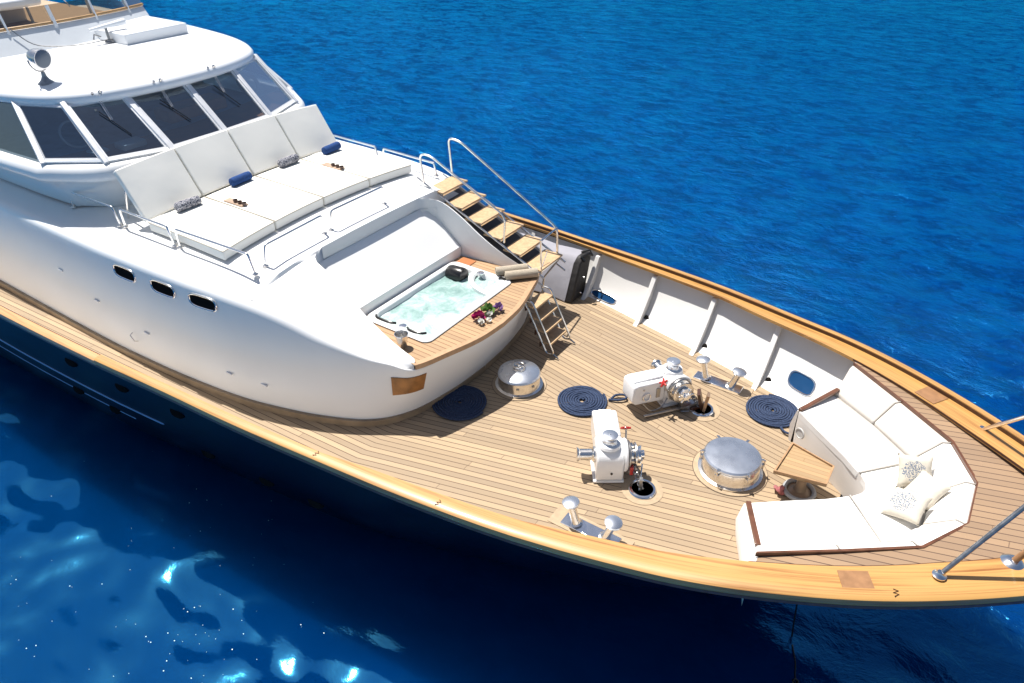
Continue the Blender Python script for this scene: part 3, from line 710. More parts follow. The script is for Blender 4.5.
# interior of the wheelhouse
b = MB(); fl = [(-7.12, -.7), (-7.2, -1.0), (-7.5, -1.4), (-8.0, -1.72), (-9.9, -1.76), (-9.9, 1.76), (-8.0, 1.72), (-7.5, 1.4), (-7.2, 1.0), (-7.12, .7)]
b.add([Vector((x, y, 1.93)) for x, y in fl], [tuple(range(10))]); b.add([(-9.9, -1.76, 1.93), (-9.9, 1.76, 1.93), (-9.9, 1.6, 2.62), (-9.9, -1.6, 2.62)], [(0, 1, 2, 3)]); b.build('cabin_floor', DARKROOM, yacht)
b = MB(); b.prism([(-7.95, -1.8, 2.0), (-7.4, -1.25, 2.0), (-7.12, -.6, 2.0), (-7.08, 0, 2.0), (-7.12, .6, 2.0), (-7.4, 1.25, 2.0), (-7.95, 1.8, 2.0), (-8.15, 1.8, 2.0), (-7.85, 0, 2.0), (-8.15, -1.8, 2.0)], (0, 0, .06)); dash = b.build('dashboard', DASH, yacht)
b = MB(); b.box((-8.05, .25, 2.2), (.35, .9, .16)); b.build('console', plain('console_wood', (.30, .16, .08), .4, var=.2), dash, bevel=.02)
b = MB(); b.box((-7.62, -.95, 2.13), (.22, .30, .07)); b.box((-7.75, -1.3, 2.12), (.18, .2, .03)); b.build('instrument', plain('pale_blue_instrument', (.25, .33, .38), .4), dash, bevel=.01)
GW = plain('grey_wheel', (.3, .35, .38), .4)
MB().torus((-8.05, -1.35, 2.28), .17, .014, (.8, 0, .6)).build('steering_wheel', GW, dash); MB().torus((-8.2, 1.35, 2.25), .15, .03, (.8, 0, .6)).build('round_gauge', GW, dash)
# roof hatch box
rb = MB().box((-9.88, .86, 2.885), (.98, 1.0, .16)).build('roof_hatch', ROOFW, roof, bevel=.015)

# flybridge front: sloped panel, wood rail, tinted screen on white posts
def fbp(y, dx=0, z=0): return Vector((-10.05-.10*abs(y)**2-.14*max(0, abs(y)-1.1)**2+dx, y, z))
ysf = [-1.75+.25*k for k in range(13)]+[1.4]
b = MB(); b.grid([[fbp(y, .03, 2.78) for y in ysf], [fbp(y, -.22, 3.08) for y in ysf], [fbp(y, -.30, 3.09) for y in ysf]]); fb = b.build('flybridge_coaming', GREYP, yacht)
b = MB(); b.tube([fbp(y, -.23, 3.11) for y in ysf], .022, 8); b.build('flybridge_wood_rail', plain('coaming_wood', (.40, .24, .11), .4, var=.2), fb)
b = MB(); b.grid([[fbp(y, -.24, 3.12) for y in ysf], [fbp(y, -.34, 3.32) for y in ysf]]); b.build('tinted_windscreen', AMBER, fb)
for y in (-1.35, -.72, -.1, .52, 1.1):
    MB().tube([fbp(y, -.20, 3.05), fbp(y, -.30, 3.32)], .016 if y != -.1 else .026, 8).build('screen_post', ROOFW, fb)
b = MB(); b.grid([[Vector((x, y, 2.95)) for x in (-10.6, -14)] for y in (-1.6, 1.25)]); b.build('flybridge_floor', plain('flybridge_teak', (.4, .3, .2), .6), fb)
# lounge seats and rail on the flybridge
b = MB(); b.box((-11.5, -.55, 3.28), (.9, 1.5, .12)); b.box((-11.9, -.5, 3.05), (.5, 1.4, .4)); b.build('flybridge_console', ROOFW, fb, bevel=.04)
b = MB(); b.box((-11.35, -.9, 3.352), (.14, .8, .02)); b.box((-11.65, -.75, 3.352), (.05, .7, .02)); b.build('console_slot', BLACK, fb)
b = MB()
for y in (.05, .95):
    b.tube([(-11.2, y, 2.95), (-11.5, y, 4.3)], .02, 8)
b.tube([(-10.9, -.5, 3.1), (-11.6, -1.0, 4.2)], .01, 6); b.tube([(-10.7, .4, 3.2), (-11.6, .1, 4.3)], .01, 6); b.tube([(-10.9, 1.3, 3.2), (-11.4, .9, 4.3)], .012, 6)
b.build('mast_stay', ALU, fb)

# ------------------------------------------------------------------ searchlight, horn, cable on the roof
t = thing('searchlight', (-8.45, -1.3, 2.80), 'round steel searchlight on a flared foot standing on the white wheelhouse roof', 'searchlight')
b = MB(); b.lathe([(.10, 0), (.095, .012), (.05, .05), (.028, .09), (.022, .14)], (-8.45, -1.3, 2.80)); b.build('foot', DSTEEL, t)
hd = Vector((.93, .18, -.08)).normalized(); hc = Vector((-8.45, -1.3, 3.10))
b = MB(); b.lathe([(.0, -.11), (.045, -.105), (.08, -.085), (.097, -.04), (.104, .0), (.104, .06), (.113, .065), (.113, .082)], hc, hd, 28); b.build('lamp_housing', STEEL, t)
b = MB(); b.lathe([(.102, .083), (.05, .076), (.0, .072)], hc, hd, 28); b.build('lens', plain('grey_lens', (.10, .13, .17), .15, .3, coat=.5), t)
sdv = hd.cross(Vector((0, 0, 1))).normalized()
b = MB(); b.tube([hc+sdv*(.135*math.cos(a))+Vector((0, 0, 1))*(.15*math.sin(a)) for a in [R_(180+k*18) for k in range(11)]], .009, 8); b.build('yoke', DSTEEL, t)
t = thing('roof_horn', (-9.75, .32, 2.84), 'small white horn bracket beside the raised hatch on the wheelhouse roof', 'horn')
b = MB(); b.lathe([(.07, 0), (.06, .02), (.03, .03)], (-9.75, .32, 2.84)); b.tube([(-9.75, .32, 2.86), (-9.78, .33, 3.02)], .02, 8); b.build('foot', DSTEEL, t)
b = MB(); b.tube([(-9.80, .10, 3.02), (-9.78, .33, 3.04), (-9.76, .62, 3.06)], [.02, .03, .045], 12); b.build('trumpet', ROOFW, t)
b = MB(); b.tube([(-9.75, .1, 2.9), (-9.78, .14, 2.96), (-9.76, .22, 2.92)], .01, 8); b.build('bracket', DSTEEL, t)
b = MB(); b.tube(smooth_poly([(-9.75, .3, 2.87), (-9.75, .18, 2.87), (-9.78, -.02, 2.865), (-9.9, -.3, 2.87), (-10.1, -.55, 2.92), (-10.3, -.7, 3.12)], 5), .007, 6)
tag(b.build('cable', DSTEEL), 'thin grey cable drooping across the grey panel from horn to screen', 'cable')

# ------------------------------------------------------------------ grab rails
def hoop(a, b_, h, name_label, lean=Vector((0, 0, 0)), z0=None):
    a = Vector(a); b_ = Vector(b_); mid = (a+b_)/2
    t = thing('grab_rail', mid, name_label, 'grab rail', 'low steel grab rails around the sunpads')
    up = Vector((0, 0, h))+lean; d = (b_-a).normalized()
    k = MB(); k.tube(rounded([a, a+up*.8+d*.02, a+up+d*.03, b_+up-d*.03, b_+up*.8-d*.02, b_], .09, 5), .0135, 10); k.build('tube', CHROME, t)
    for p in (a, b_): k = MB(); k.lathe([(.034, 0), (.034, .008), (.018, .02), (.016, .03)], p+Vector((0, 0, -.004)), (0, 0, 1), 16); k.build('foot_flange', STEEL, t)
zc = lambda x, y: camber(x, y)+.0
hoop((-4.84, -1.38, zc(0, 1.38)), (-4.84, -.52, zc(0, .52)), .235, 'front steel grab rail nearest the starboard side, ahead of the sunpads', Vector((.02, 0, 0)))
hoop((-4.84, -.42, zc(0, .42)), (-4.84, .48, zc(0, .48)), .235, 'front steel grab rail behind the middle of the recess, ahead of the sunpads', Vector((.02, 0, 0)))
hoop((-4.80, -1.55, zc(0, 1.55)), (-6.0, -1.60, zc(0, 1.6)), .235, 'starboard grab rail beside the flat part of the nearest sunpad', Vector((0, -.02, 0)))
hoop((-6.08, -1.61, zc(0, 1.6)), (-7.0, -1.63, zc(0, 1.6)), .235, 'starboard grab rail beside the raised back of the nearest sunpad', Vector((0, -.02, 0)))
hoop((-7.08, -1.64, zc(0, 1.6)), (-8.05, -1.66, zc(0, 1.6)), .235, 'aftmost starboard grab rail, between the sunpads and the wheelhouse', Vector((0, -.02, 0)))
hoop((-4.98, 1.66, zc(0, 1.66)), (-5.98, 1.70, zc(0, 1.6)), .17, 'port grab rail on the sea side nearest the top of the stairs')
hoop((-6.08, 1.70, zc(0, 1.66)), (-7.1, 1.72, zc(0, 1.6)), .17, 'port grab rail on the sea side next to the farthest sunpad back')

# ------------------------------------------------------------------ sunpads
YB = [-1.56, -.775, 0, .775, 1.53]
desc = ['nearest starboard sunpad with a dark patterned roll at its raised back', 'second sunpad from starboard with a blue roll at its raised back',
        'third sunpad from starboard with a dark patterned roll at its raised back', 'farthest port sunpad with a blue roll at its raised back']
for k in range(4):
    y0, y1 = YB[k]+.008, YB[k+1]-.008; ym = (y0+y1)/2
    t = thing('sunpad', (-5.95, ym, camber(0, ym)+.02), desc[k], 'sunpad', 'white sunpads in front of the wheelhouse')
    b = MB(); rows = []; xf = lambda y: -5.28-.09*(1-(abs(y)/1.6)**2)
    nx, ny = 10, 6
    def topz(y): return camber(0, y)+.125
    for i in range(nx+1):
        rows.append([Vector((lerp(-6.62, xf(y), i/nx), y, topz(y)+.008*math.sin(math.pi*i/nx))) for y in [lerp(y0, y1, j/ny) for j in range(ny+1)]])
    b.grid(rows); per = rows[0]+[r[-1] for r in rows[1:]]+rows[-1][::-1][1:]+[r[0] for r in rows[::-1][1:-1]]
    low = [Vector((p.x, p.y, p.z-.115)) for p in per]; b.grid([per, low], True)
    b.add(low, [tuple(range(len(low)))]); b.build('mattress', PAD, t, 40, bevel=.018, seg=3)
    pip = MB()
    for yy in (y0+.002, y1-.002): pip.tube([Vector((lerp(-6.62, xf(yy), i/8), yy, topz(yy)-.004)) for i in range(9)], .0065, 6)
    pip.tube([Vector((xf(y)+.001, y, topz(y)-.004)) for y in [lerp(y0, y1, j/6) for j in range(7)]], .006, 6); pip.build('piping', PIPING, t)
    b = MB(); u = Vector((-.34, 0, .50)); u = u.normalized(); nv = Vector((u.z, 0, -u.x)); Lb = .64; rows = []
    for i in range(9):
        rows.append([Vector((-6.64, y, topz(y)+.01))+u*(Lb*i/8)+nv*(.012*math.sin(math.pi*i/8)*math.sin(math.pi*j/6)) for j, y in enumerate([lerp(y0, y1, j/6) for j in range(7)])])
    b.grid(rows); per = rows[0]+[r[-1] for r in rows[1:]]+rows[-1][::-1][1:]+[r[0] for r in rows[::-1][1:-1]]
    low = [p-nv*.075 for p in per]; b.grid([per, low], True); b.add(low, [tuple(range(len(low)))]); b.build('backrest', PAD, t, 40, bevel=.015, seg=3)
    b = MB()
    for s in (y0+.06, y1-.06): b.tube([(-6.98, s, topz(s)+.38), (-7.15, s, camber(0, s)+.01)], .012, 8)
    b.build('prop', STEEL, t)
rl = [(-6.50, -1.08, LEO, 'dark patterned roll pillow on the nearest starboard sunpad', -.1), (-6.56, -.26, BLUE, 'blue rolled towel on the second sunpad from starboard', .05),
      (-6.56, .52, LEO, 'dark patterned roll pillow on the third sunpad from starboard', .0), (-6.50, 1.24, BLUE, 'blue rolled towel on the farthest port sunpad', .06)]
for x, y, mt, lab, rz in rl:
    z = camber(0, y)+.125+.058; b = MB(); prof = [(.0, -.16), (.035, -.158), (.052, -.145), (.056, -.1), (.055, 0), (.056, .1), (.052, .145), (.035, .158), (0, .16)]
    b.lathe(prof, (0, 0, 0), (0, 1, 0), 22); b.xf(Matrix.Translation((x, y, z)) @ Matrix.Rotation(rz, 4, 'Z'))
    o = b.build('roll_pillow', mt); tag(o, lab, 'roll pillow', 'small roll pillows on the sunpads')
for x, y, lab in ((-6.12, -.70, 'small tan tray with cups across the first and second sunpads'), (-6.02, .80, 'small tan tray lying across the third and fourth sunpads')):
    z = camber(0, y)+.138; t = thing('serving_tray', (x, y, z), lab, 'tray', 'trays on the sunpads')
    b = MB(); b.box((x, y, z), (.34, .10, .014)); b.build('tray_board', plain('tan_tray', (.40, .28, .20), .5, var=.2), t, bevel=.004)
    for j in range(3):
        b = MB(); b.lathe([(.024, 0), (.028, .03), (.026, .03), (.022, .006), (0, .006)], (x+.02+.08*j-.02, y, z+.007), seg=14); b.build('cup', plain('brown_cup', (.10, .06, .05), .4), t)

# ------------------------------------------------------------------ hot tub
t = thing('hot_tub', (-3.6, 0, .45), 'rectangular white hot tub of bubbling turquoise water set in teak at the bow front', 'hot tub')
o_ = rrect(TX0, TX1, TYH, .10, ZT+.012); o2_ = rrect(TX0+.015, TX1-.015, TYH-.015, .09, ZT+.03)
i1 = rrect(TX0+.06, TX1-.06, TYH-.07, .12, ZT+.03); i2 = rrect(TX0+.075, TX1-.075, TYH-.085, .12, ZT+.01); i3 = rrect(TX0+.10, TX1-.10, TYH-.11, .12, ZT-.16); i4 = rrect(TX0+.15, TX1-.15, TYH-.16, .12, ZT-.42)
b = MB(); b.grid([o_, o2_, i1, i2, i3, i4], True); b.add(i4, [tuple(range(len(i4)))]); b.build('shell', TUBW, t, 60)
rows = []
for i in range(25):
    rows.append([Vector((lerp(TX0+.07, TX1-.07, i/24), y, .735+.006*math.sin(i*1.1+y*9)+.004*math.sin(i*2.3-y*21))) for y in [lerp(-TYH+.08, TYH-.08, j/40) for j in range(41)]])
b = MB(); b.grid(rows); b.build('bubbling_water', TUBWATER, t)
# moulded seat with round jet at the forward port corner
b = MB(); cx, cy = TX1-.07, TYH-.08
arc = [Vector((cx-.50*math.cos(a), cy-.36*math.sin(a), .775)) for a in [R_(k*9) for k in range(11)]]
arc2 = [Vector((cx-.44*math.cos(a), cy-.31*math.sin(a), .785)) for a in [R_(k*9) for k in range(11)]]
b.grid([[p+Vector((0, 0, -.1)) for p in arc], arc, arc2, [p+Vector((.0, 0, -.02)) for p in [Vector((cx-.42*math.cos(a), cy-.29*math.sin(a), .775)) for a in [R_(k*9) for k in range(11)]]]]); b.build('moulded_seat', TUBW, t, 60)
b = MB(); b.lathe([(.045, 0), (.045, .012), (.03, .016)], (TX0+.50, TYH-.10, ZT+.03), seg=18); b.lathe([(.045, 0), (.045, .012), (.03, .016)], (TX0+.50, -TYH+.10, ZT+.03), seg=18); b.build('control_knob', CHROME, t)
b = MB(); b.box((TX1-.13, TYH-.06, ZT+.034), (.10, .05, .008)); b.build('control_panel', BLACK, t)
b = MB(); b.lathe([(.0, -.01), (.09, 0), (.10, .03), (.10, .20), (.09, .23), (0, .24)], (TX0+.12, TYH-.235, ZT-.005), (1, .0, .05), 22); b.build('headrest', BLACK, t)
for pts in ([(TX0+.10, -TYH+.11, .80), (TX0+.16, -TYH+.07, .81), (TX0+.34, -TYH+.075, .81), (TX0+.40, -TYH+.11, .80)], [(TX0+.56, -TYH+.11, .80), (TX0+.62, -TYH+.075, .81), (TX0+.76, -TYH+.09, .81), (TX0+.80, -TYH+.14, .80)]):
    b = MB(); b.tube(smooth_poly(pts, 4), .014, 8); b.build('grab_handle', BLACK, t)

# ice bucket, bolsters, flowers on the teak
t = thing('ice_bucket', (-3.34, -.99, ZT), 'small steel ice bucket standing on teak at the starboard corner of the hot tub', 'bucket')
b = MB(); b.lathe([(.045, 0), (.05, .01), (.066, .13), (.072, .16), (.067, .16), (.060, .13), (.044, .02), (0, .02)], (-3.34, -.99, ZT+.003), seg=28); b.build('pail', STEEL, t)
b = MB(); b.torus((-3.34, -.99, ZT+.162), .071, .005); b.build('rim', CHROME, t)
for s in (-1, 1): b = MB(); b.torus((-3.34+s*.055, -.99-s*.055, ZT+.13), .022, .004, (1, 1, 0)); b.build('handle', DSTEEL, t)
for (a, c, lab) in (((-3.40, .80, .84), (-3.13, 1.10, .84), 'beige rolled towel at the port corner of the tub, nearer the tub'), ((-3.25, .78, .835), (-2.97, 1.08, .835), 'beige rolled towel at the port corner of the tub, on the outer edge')):
    a = Vector(a); c = Vector(c); b = MB(); ax = (c-a).normalized(); Ln = (c-a).length
    b.lathe([(0, 0), (.02, 0), (.021, .006), (.034, .0), (.036, .008), (.05, .002), (.056, .01), (.057, Ln-.01), (.05, Ln-.002), (.02, Ln), (0, Ln)], a, ax, 22)
    tag(b.build('rolled_towel', TOWEL), lab, 'rolled towel', 'beige rolled towels beside the hot tub')
t = thing('flower_bunch', (-2.95, -.05, ZT), 'small bunch of magenta, white and lilac flowers lying on the teak edge', 'flowers')
MAG = plain('magenta_petal', (.45, .02, .16), .6, var=.4, scale=40); WHT = plain('white_petal', (.75, .75, .70), .6); LIL = plain('lilac_petal', (.30, .16, .36), .6, var=.3, scale=40); LEAF = plain('leaf_green', (.10, .20, .035), .6, var=.4, scale=30)
def blossom(c, R, n, mt, nm):
    b = MB(); c = Vector(c)
    for k in range(n):
        d = Vector((rnd.gauss(0, 1), rnd.gauss(0, 1), abs(rnd.gauss(0, .8))+.1)).normalized(); s = d.orthogonal().normalized(); e = d.cross(s)
        r = R*rnd.uniform(.7, 1.1); wv = R*.32
        b.add([c+d*R*.15, c+d*r*.7+s*wv, c+d*r+e*wv*.2, c+d*r*.7-s*wv], [(0, 1, 2, 3)])
    return b.build(nm, mt, t, merge=False)
blossom((-2.98, -.12, ZT+.04), .085, 60, MAG, 'magenta_bloom'); blossom((-2.91, -.17, ZT+.03), .05, 30, WHT, 'white_bloom'); blossom((-2.87, -.08, ZT+.02), .045, 24, WHT, 'white_bloom'); blossom((-2.92, .0, ZT+.03), .055, 30, WHT, 'white_bloom')
blossom((-2.91, .16, ZT+.04), .075, 50, LIL, 'lilac_bloom'); blossom((-2.98, .05, ZT+.03), .10, 40, LEAF, 'leaves')

# ------------------------------------------------------------------ boarding stairs (port side, down from the sun deck)
t = thing('boarding_stairs', (-3.9, 1.5, .9), 'open steel staircase with six teak treads and handrails beside the tub', 'stairs')
SX0, SX1 = -4.95, -2.98
def sz(x): return 1.37+(x+4.64)*(-.45)
for yy in (1.24, 1.76):
    b = MB(); b.tube([(SX0, yy, sz(SX0)+.05), (SX1, yy, sz(SX1)+.05)], .014, 10); b.tube([(SX0, yy, sz(SX0)-.07), (SX1, yy, sz(SX1)-.07)], .012, 10)
    b.build('stringer', STEEL, t)
for i in range(6):
    x = -4.66+.30*i; b = MB(); b.box((x, 1.5, sz(x)+.055), (.275, .53, .024)); b.build('tread', TREAD, t, bevel=.006)
    b = MB(); b.box((x+.11, 1.5, sz(x)+.03), (.02, .49, .03)); b.build('tread_support', STEEL, t)
b = MB(); b.tube(rounded([(-4.84, 1.24, sz(-4.84)+.03), (-4.88, 1.24, 1.90), (-4.70, 1.24, 1.90), (-3.56, 1.24, 1.36), (-3.58, 1.24, 1.0)], .09, 5), .014, 10)
b.build('handrail', STEEL, t)
b = MB(); b.tube(rounded([(-4.78, 1.76, sz(-4.78)+.03), (-4.82, 1.76, 1.97), (-4.62, 1.76, 1.95), (-3.12, 1.76, 1.12), (-3.10, 1.76, .70)], .08, 5), .015, 10)
b.tube([(-3.12, 1.76, 1.12), (-3.05, 1.26, 1.16)], .012, 8); b.tube([(-3.05, 1.26, 1.17), (-3.03, 1.26, .72)], .013, 8); b.tube([(-3.10, 1.5, .9), (-3.05, 1.26, .72)], .006, 6)
b.build('handrail', STEEL, t)
b = MB(); b.tube([(-3.05, 1.26, .72), (-3.3, 1.24, .35), (-3.32, 1.24, .02)], .014, 8); b.tube([(-3.06, 1.76, .72), (-3.3, 1.76, .35), (-3.32, 1.76, .02)], .014, 8); b.build('leg', STEEL, t)
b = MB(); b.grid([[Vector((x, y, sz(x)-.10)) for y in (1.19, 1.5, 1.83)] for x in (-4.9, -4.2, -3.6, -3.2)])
b.build('stair_shade_panel', plain('stair_shade_grey', (.09, .09, .10), .6), yacht)  # added dark sheet, its colour stands in for the shade under the treads
b = MB(); b.tube([(-4.9, 1.17, sz(-4.9)-.06), (-3.05, 1.17, sz(-3.05)-.06)], .014, 8); b.build('stair_well_edge', STEEL, yacht)
# short ladder from the tub down to the deck
t = thing('tub_ladder', (-2.7, .94, 0), 'short steel ladder with four teak steps from tub edge to deck', 'ladder')
lx = lambda z: -2.90+(.70-z)*.50
for yy in (.66, 1.06):
    b = MB(); b.tube(rounded([(lx(.58), yy, .58), (lx(.66)-.03, yy, .68), (lx(.68)+.12, yy, .68), (lx(.05)+.12, yy, .06), (lx(.02), yy, .03), (lx(.58), yy, .58)], .045, 4), .012, 8); b.build('side_rail', STEEL, t)
for z in (.60, .455, .31, .165):
    b = MB(); b.box((lx(z)+.04, .86, z), (.165, .375, .024)); b.build('step', TREAD, t, bevel=.005)
    b = MB(); b.box((lx(z)-.035, .86, z-.045), (.012, .37, .07)); b.build('step_bracket', MAHO, t)
b = MB(); b.tube([(lx(.05)+.1, .66, .06), (lx(.05)+.18, .66, .02)], .01, 6); b.tube([(lx(.05)+.1, 1.06, .06), (lx(.05)+.18, 1.06, .02)], .01, 6); b.build('foot', DSTEEL, t)

# covered gear against the port bulwark
t = thing('covered_locker', (-3.5, 2.1, 0), 'grey canvas covered locker with black end against the port bulwark below the stairs', 'locker')
def pr(x, o=0): return [Vector((x, 1.86-o, .01)), Vector((x, 2.06-o, .52)), Vector((x, 2.14, .58+o)), Vector((x, 2.36, .57+o)), Vector((x, 2.2, .01))]
rows = []
for i in range(9):
    x = lerp(-4.6, -3.02, i/8); rows.append([p+Vector((0, .012*math.sin(i*2.1+j*1.7), .008*math.sin(i*1.3+j))) for j, p in enumerate(pr(x))])
b = MB(); b.grid(rows, True); b.add(rows[0], [(0, 1, 2, 3, 4)]); b.build('canvas_cover', GREYF, t, 50, bevel=.02)
b = MB(); b.prism(pr(-3.02, .012), (.10, .02, 0)); b.build('black_end', BLACKF, t, bevel=.02)
b = MB(); b.tube([(-2.95, 2.12, .60), (-2.90, 2.20, .62), (-2.86, 2.28, .58), (-2.93, 2.33, .62), (-3.02, 2.25, .6)], .014, 8); b.tube([(-2.93, 2.08, .62), (-2.88, 2.1, .56)], .018, 8); b.build('buckle', BLACK, t)
for yy, zz in ((2.06, .35), (2.0, .14)): MB().lathe([(.012, 0), (.012, .02)], (-2.868, yy, zz), (1, 0, 0), 12).build('snap', CHROME, t)

# ------------------------------------------------------------------ round hatches
def margin_ring(c, r0, r1, parent):
    b = MB(); b.lathe([(r0, .0), (r1+.006, .0)], (c[0], c[1], .0045), seg=48); b.f = b.f[:48]; b.build('dark_seam', plain('seam_black', (.09, .06, .04), .6), parent)
    b = MB(); b.lathe([(r0, 0), (r1, 0)], (c[0], c[1], .007), seg=48); b.f = b.f[:48]; b.build('teak_ring', TEAKP, parent)
t = thing('deck_hatch', (0, 0, 0), 'larger round polished steel deck hatch with clamps, beside the sofa table', 'hatch', 'round steel deck hatches')
margin_ring((0, 0), .28, .36, t)
b = MB(); b.lathe([(.315, .008), (.315, .022), (.285, .03), (.278, .06), (.272, .15), (.262, .168), (.262, .162)], (0, 0, 0), seg=64); b.build('hatch_ring', STEEL, t, 30)
b = MB(); b.lathe([(.279, .165), (.283, .175), (.279, .19), (.264, .203), (.18, .214), (.08, .220), (0, .221)], (0, 0, 0), seg=64); b.build('lid', LIDM, t, 30)
for a in (20, 80, 140, 200, 262, 320):
    d = Vector((math.cos(R_(a)), math.sin(R_(a)), 0)); s = Vector((-d.y, d.x, 0)); b = MB(); p = d*.285
    b.box(p+Vector((0, 0, .12)), (.03, .035, .05), Matrix.Rotation(R_(a), 3, 'Z')); b.tube([p+d*.012+Vector((0, 0, .10)), p+d*.022+Vector((0, 0, .195))], .009, 8); b.box(p+d*-.01+Vector((0, 0, .196)), (.045, .026, .014), Matrix.Rotation(R_(a), 3, 'Z'))
    b.tube([p+d*.02-s*.02+Vector((0, 0, .15)), p+d*.02+s*.02+Vector((0, 0, .15))], .006, 6); b.build('clamp', STEEL, t)
t = thing('deck_hatch', (-2.52, .0, 0), 'smaller round steel deck hatch with raised hand wheel, in front of the hot tub', 'hatch', 'round steel deck hatches')
margin_ring((-2.52, .0), .24, .31, t)
b = MB(); b.lathe([(.275, .008), (.275, .02), (.245, .03), (.24, .06), (.235, .16)], (-2.52, 0, 0), seg=64); b.build('hatch_ring', STEEL, t, 30)
b = MB(); b.lathe([(.243, .155), (.246, .165), (.235, .185), (.20, .205), (.12, .225), (.06, .232), (0, .233)], (-2.52, 0, 0), seg=64); b.build('lid', LIDM, t, 30)
b = MB(); b.torus((-2.52, 0, .262), .062, .009); b.lathe([(.075, .228), (.07, .24), (.02, .245), (.02, .27), (0, .275)], (-2.52, 0, 0), seg=24)
for a in (0, 90, 180, 270): b.tube([(-2.52, 0, .262), (-2.52+.062*math.cos(R_(a+30)), .062*math.sin(R_(a+30)), .262)], .006, 6)
b.build('hand_wheel', STEEL, t)
for a in (-60, -15): b = MB(); d = Vector((math.cos(R_(a)), math.sin(R_(a)), 0)); b.box(Vector((-2.52, 0, .1))+d*.242, (.012, .035, .02), Matrix.Rotation(R_(a), 3, 'Z')); b.build('latch', DSTEEL, t)

# ------------------------------------------------------------------ coiled ropes
def coil(c, R0, R1, turns, label, tail, ph=0, h0=.014):
    t = thing('rope_coil', (c[0], c[1], 0), label, 'rope coil', 'flat navy rope coils on the teak deck')
    b = MB(); pts = []; n = int(turns*30); pitch = (R1-R0)/turns; r = pitch*.49
    for i in range(n+1):
        a = ph+2*math.pi*i/30; rr = R0+pitch*i/30; z = r+.004+.004*math.sin(a*3.3)
        pts.append((c[0]+rr*math.cos(a), c[1]+rr*math.sin(a), z+.012*(1-abs(2*i/n-1))))
    b.tube(pts, r, 8); b.build('spiral', ROPE, t, 60)
    b = MB(); b.tube(smooth_poly(tail, 5), r*1.0, 8); b.build('tail', ROPE, t, 60)
coil((-2.87, -.66), .02, .31, 10, 'dark navy rope coil in the shade against the superstructure', [(-3.10, -.80, .02), (-3.2, -.88, .03), (-3.27, -.84, .03), (-3.22, -.76, .03), (-3.12, -.76, .02)])
coil((-1.76, .12), .03, .275, 9, 'navy rope coil in the middle of the deck beside the windlasses', [(-1.52, .30, .02), (-1.42, .34, .03), (-1.36, .41, .035), (-1.40, .45, .04), (-1.48, .40, .035), (-1.50, .33, .02)], 1.0)
coil((.05, 1.13), .02, .285, 10, 'navy rope coil between the port bulwark and the sofa end', [(.22, .90, .02), (.28, .84, .03), (.36, .84, .035), (.38, .9, .03), (.32, .93, .02)], 2.0)

# ------------------------------------------------------------------ mooring bitts
def bitts(c, label, side):
    t = thing('mooring_bitts', (c[0], c[1], 0), label, 'mooring bitts', 'pairs of steel mooring bitts')
    b = MB(); b.box((c[0], c[1], .010), (.56, .15, .018)); b.build('base_plate', CHROME, t, bevel=.006)
    b = MB(); b.box((c[0], c[1], .0045), (.78, .22, .005)); b.build('teak_pad', TEAKP, t)
    for s in (-1, 1):
        a = Vector((c[0]+s*.15, c[1], .018)); e = Vector((c[0]+s*.215, c[1], .235)); ax = (e-a).normalized()
        b = MB(); b.lathe([(.062, 0), (.045, .012), (.038, .06), (.038, .2), (.045, .222)], a, ax, 24); b.build('post', STEEL, t)
        b = MB(); b.lathe([(.05, -.012), (.078, 0), (.082, .01), (.078, .022), (.05, .034), (0, .038)], e, (s*.12, 0, 1), 28); b.build('mushroom_head', LIDM, t)
bitts((-.63, 1.30), 'steel mooring bitts by the white port bulwark', 1)
bitts((-.76, -1.47), 'steel mooring bitts half hidden behind the starboard rail', -1)

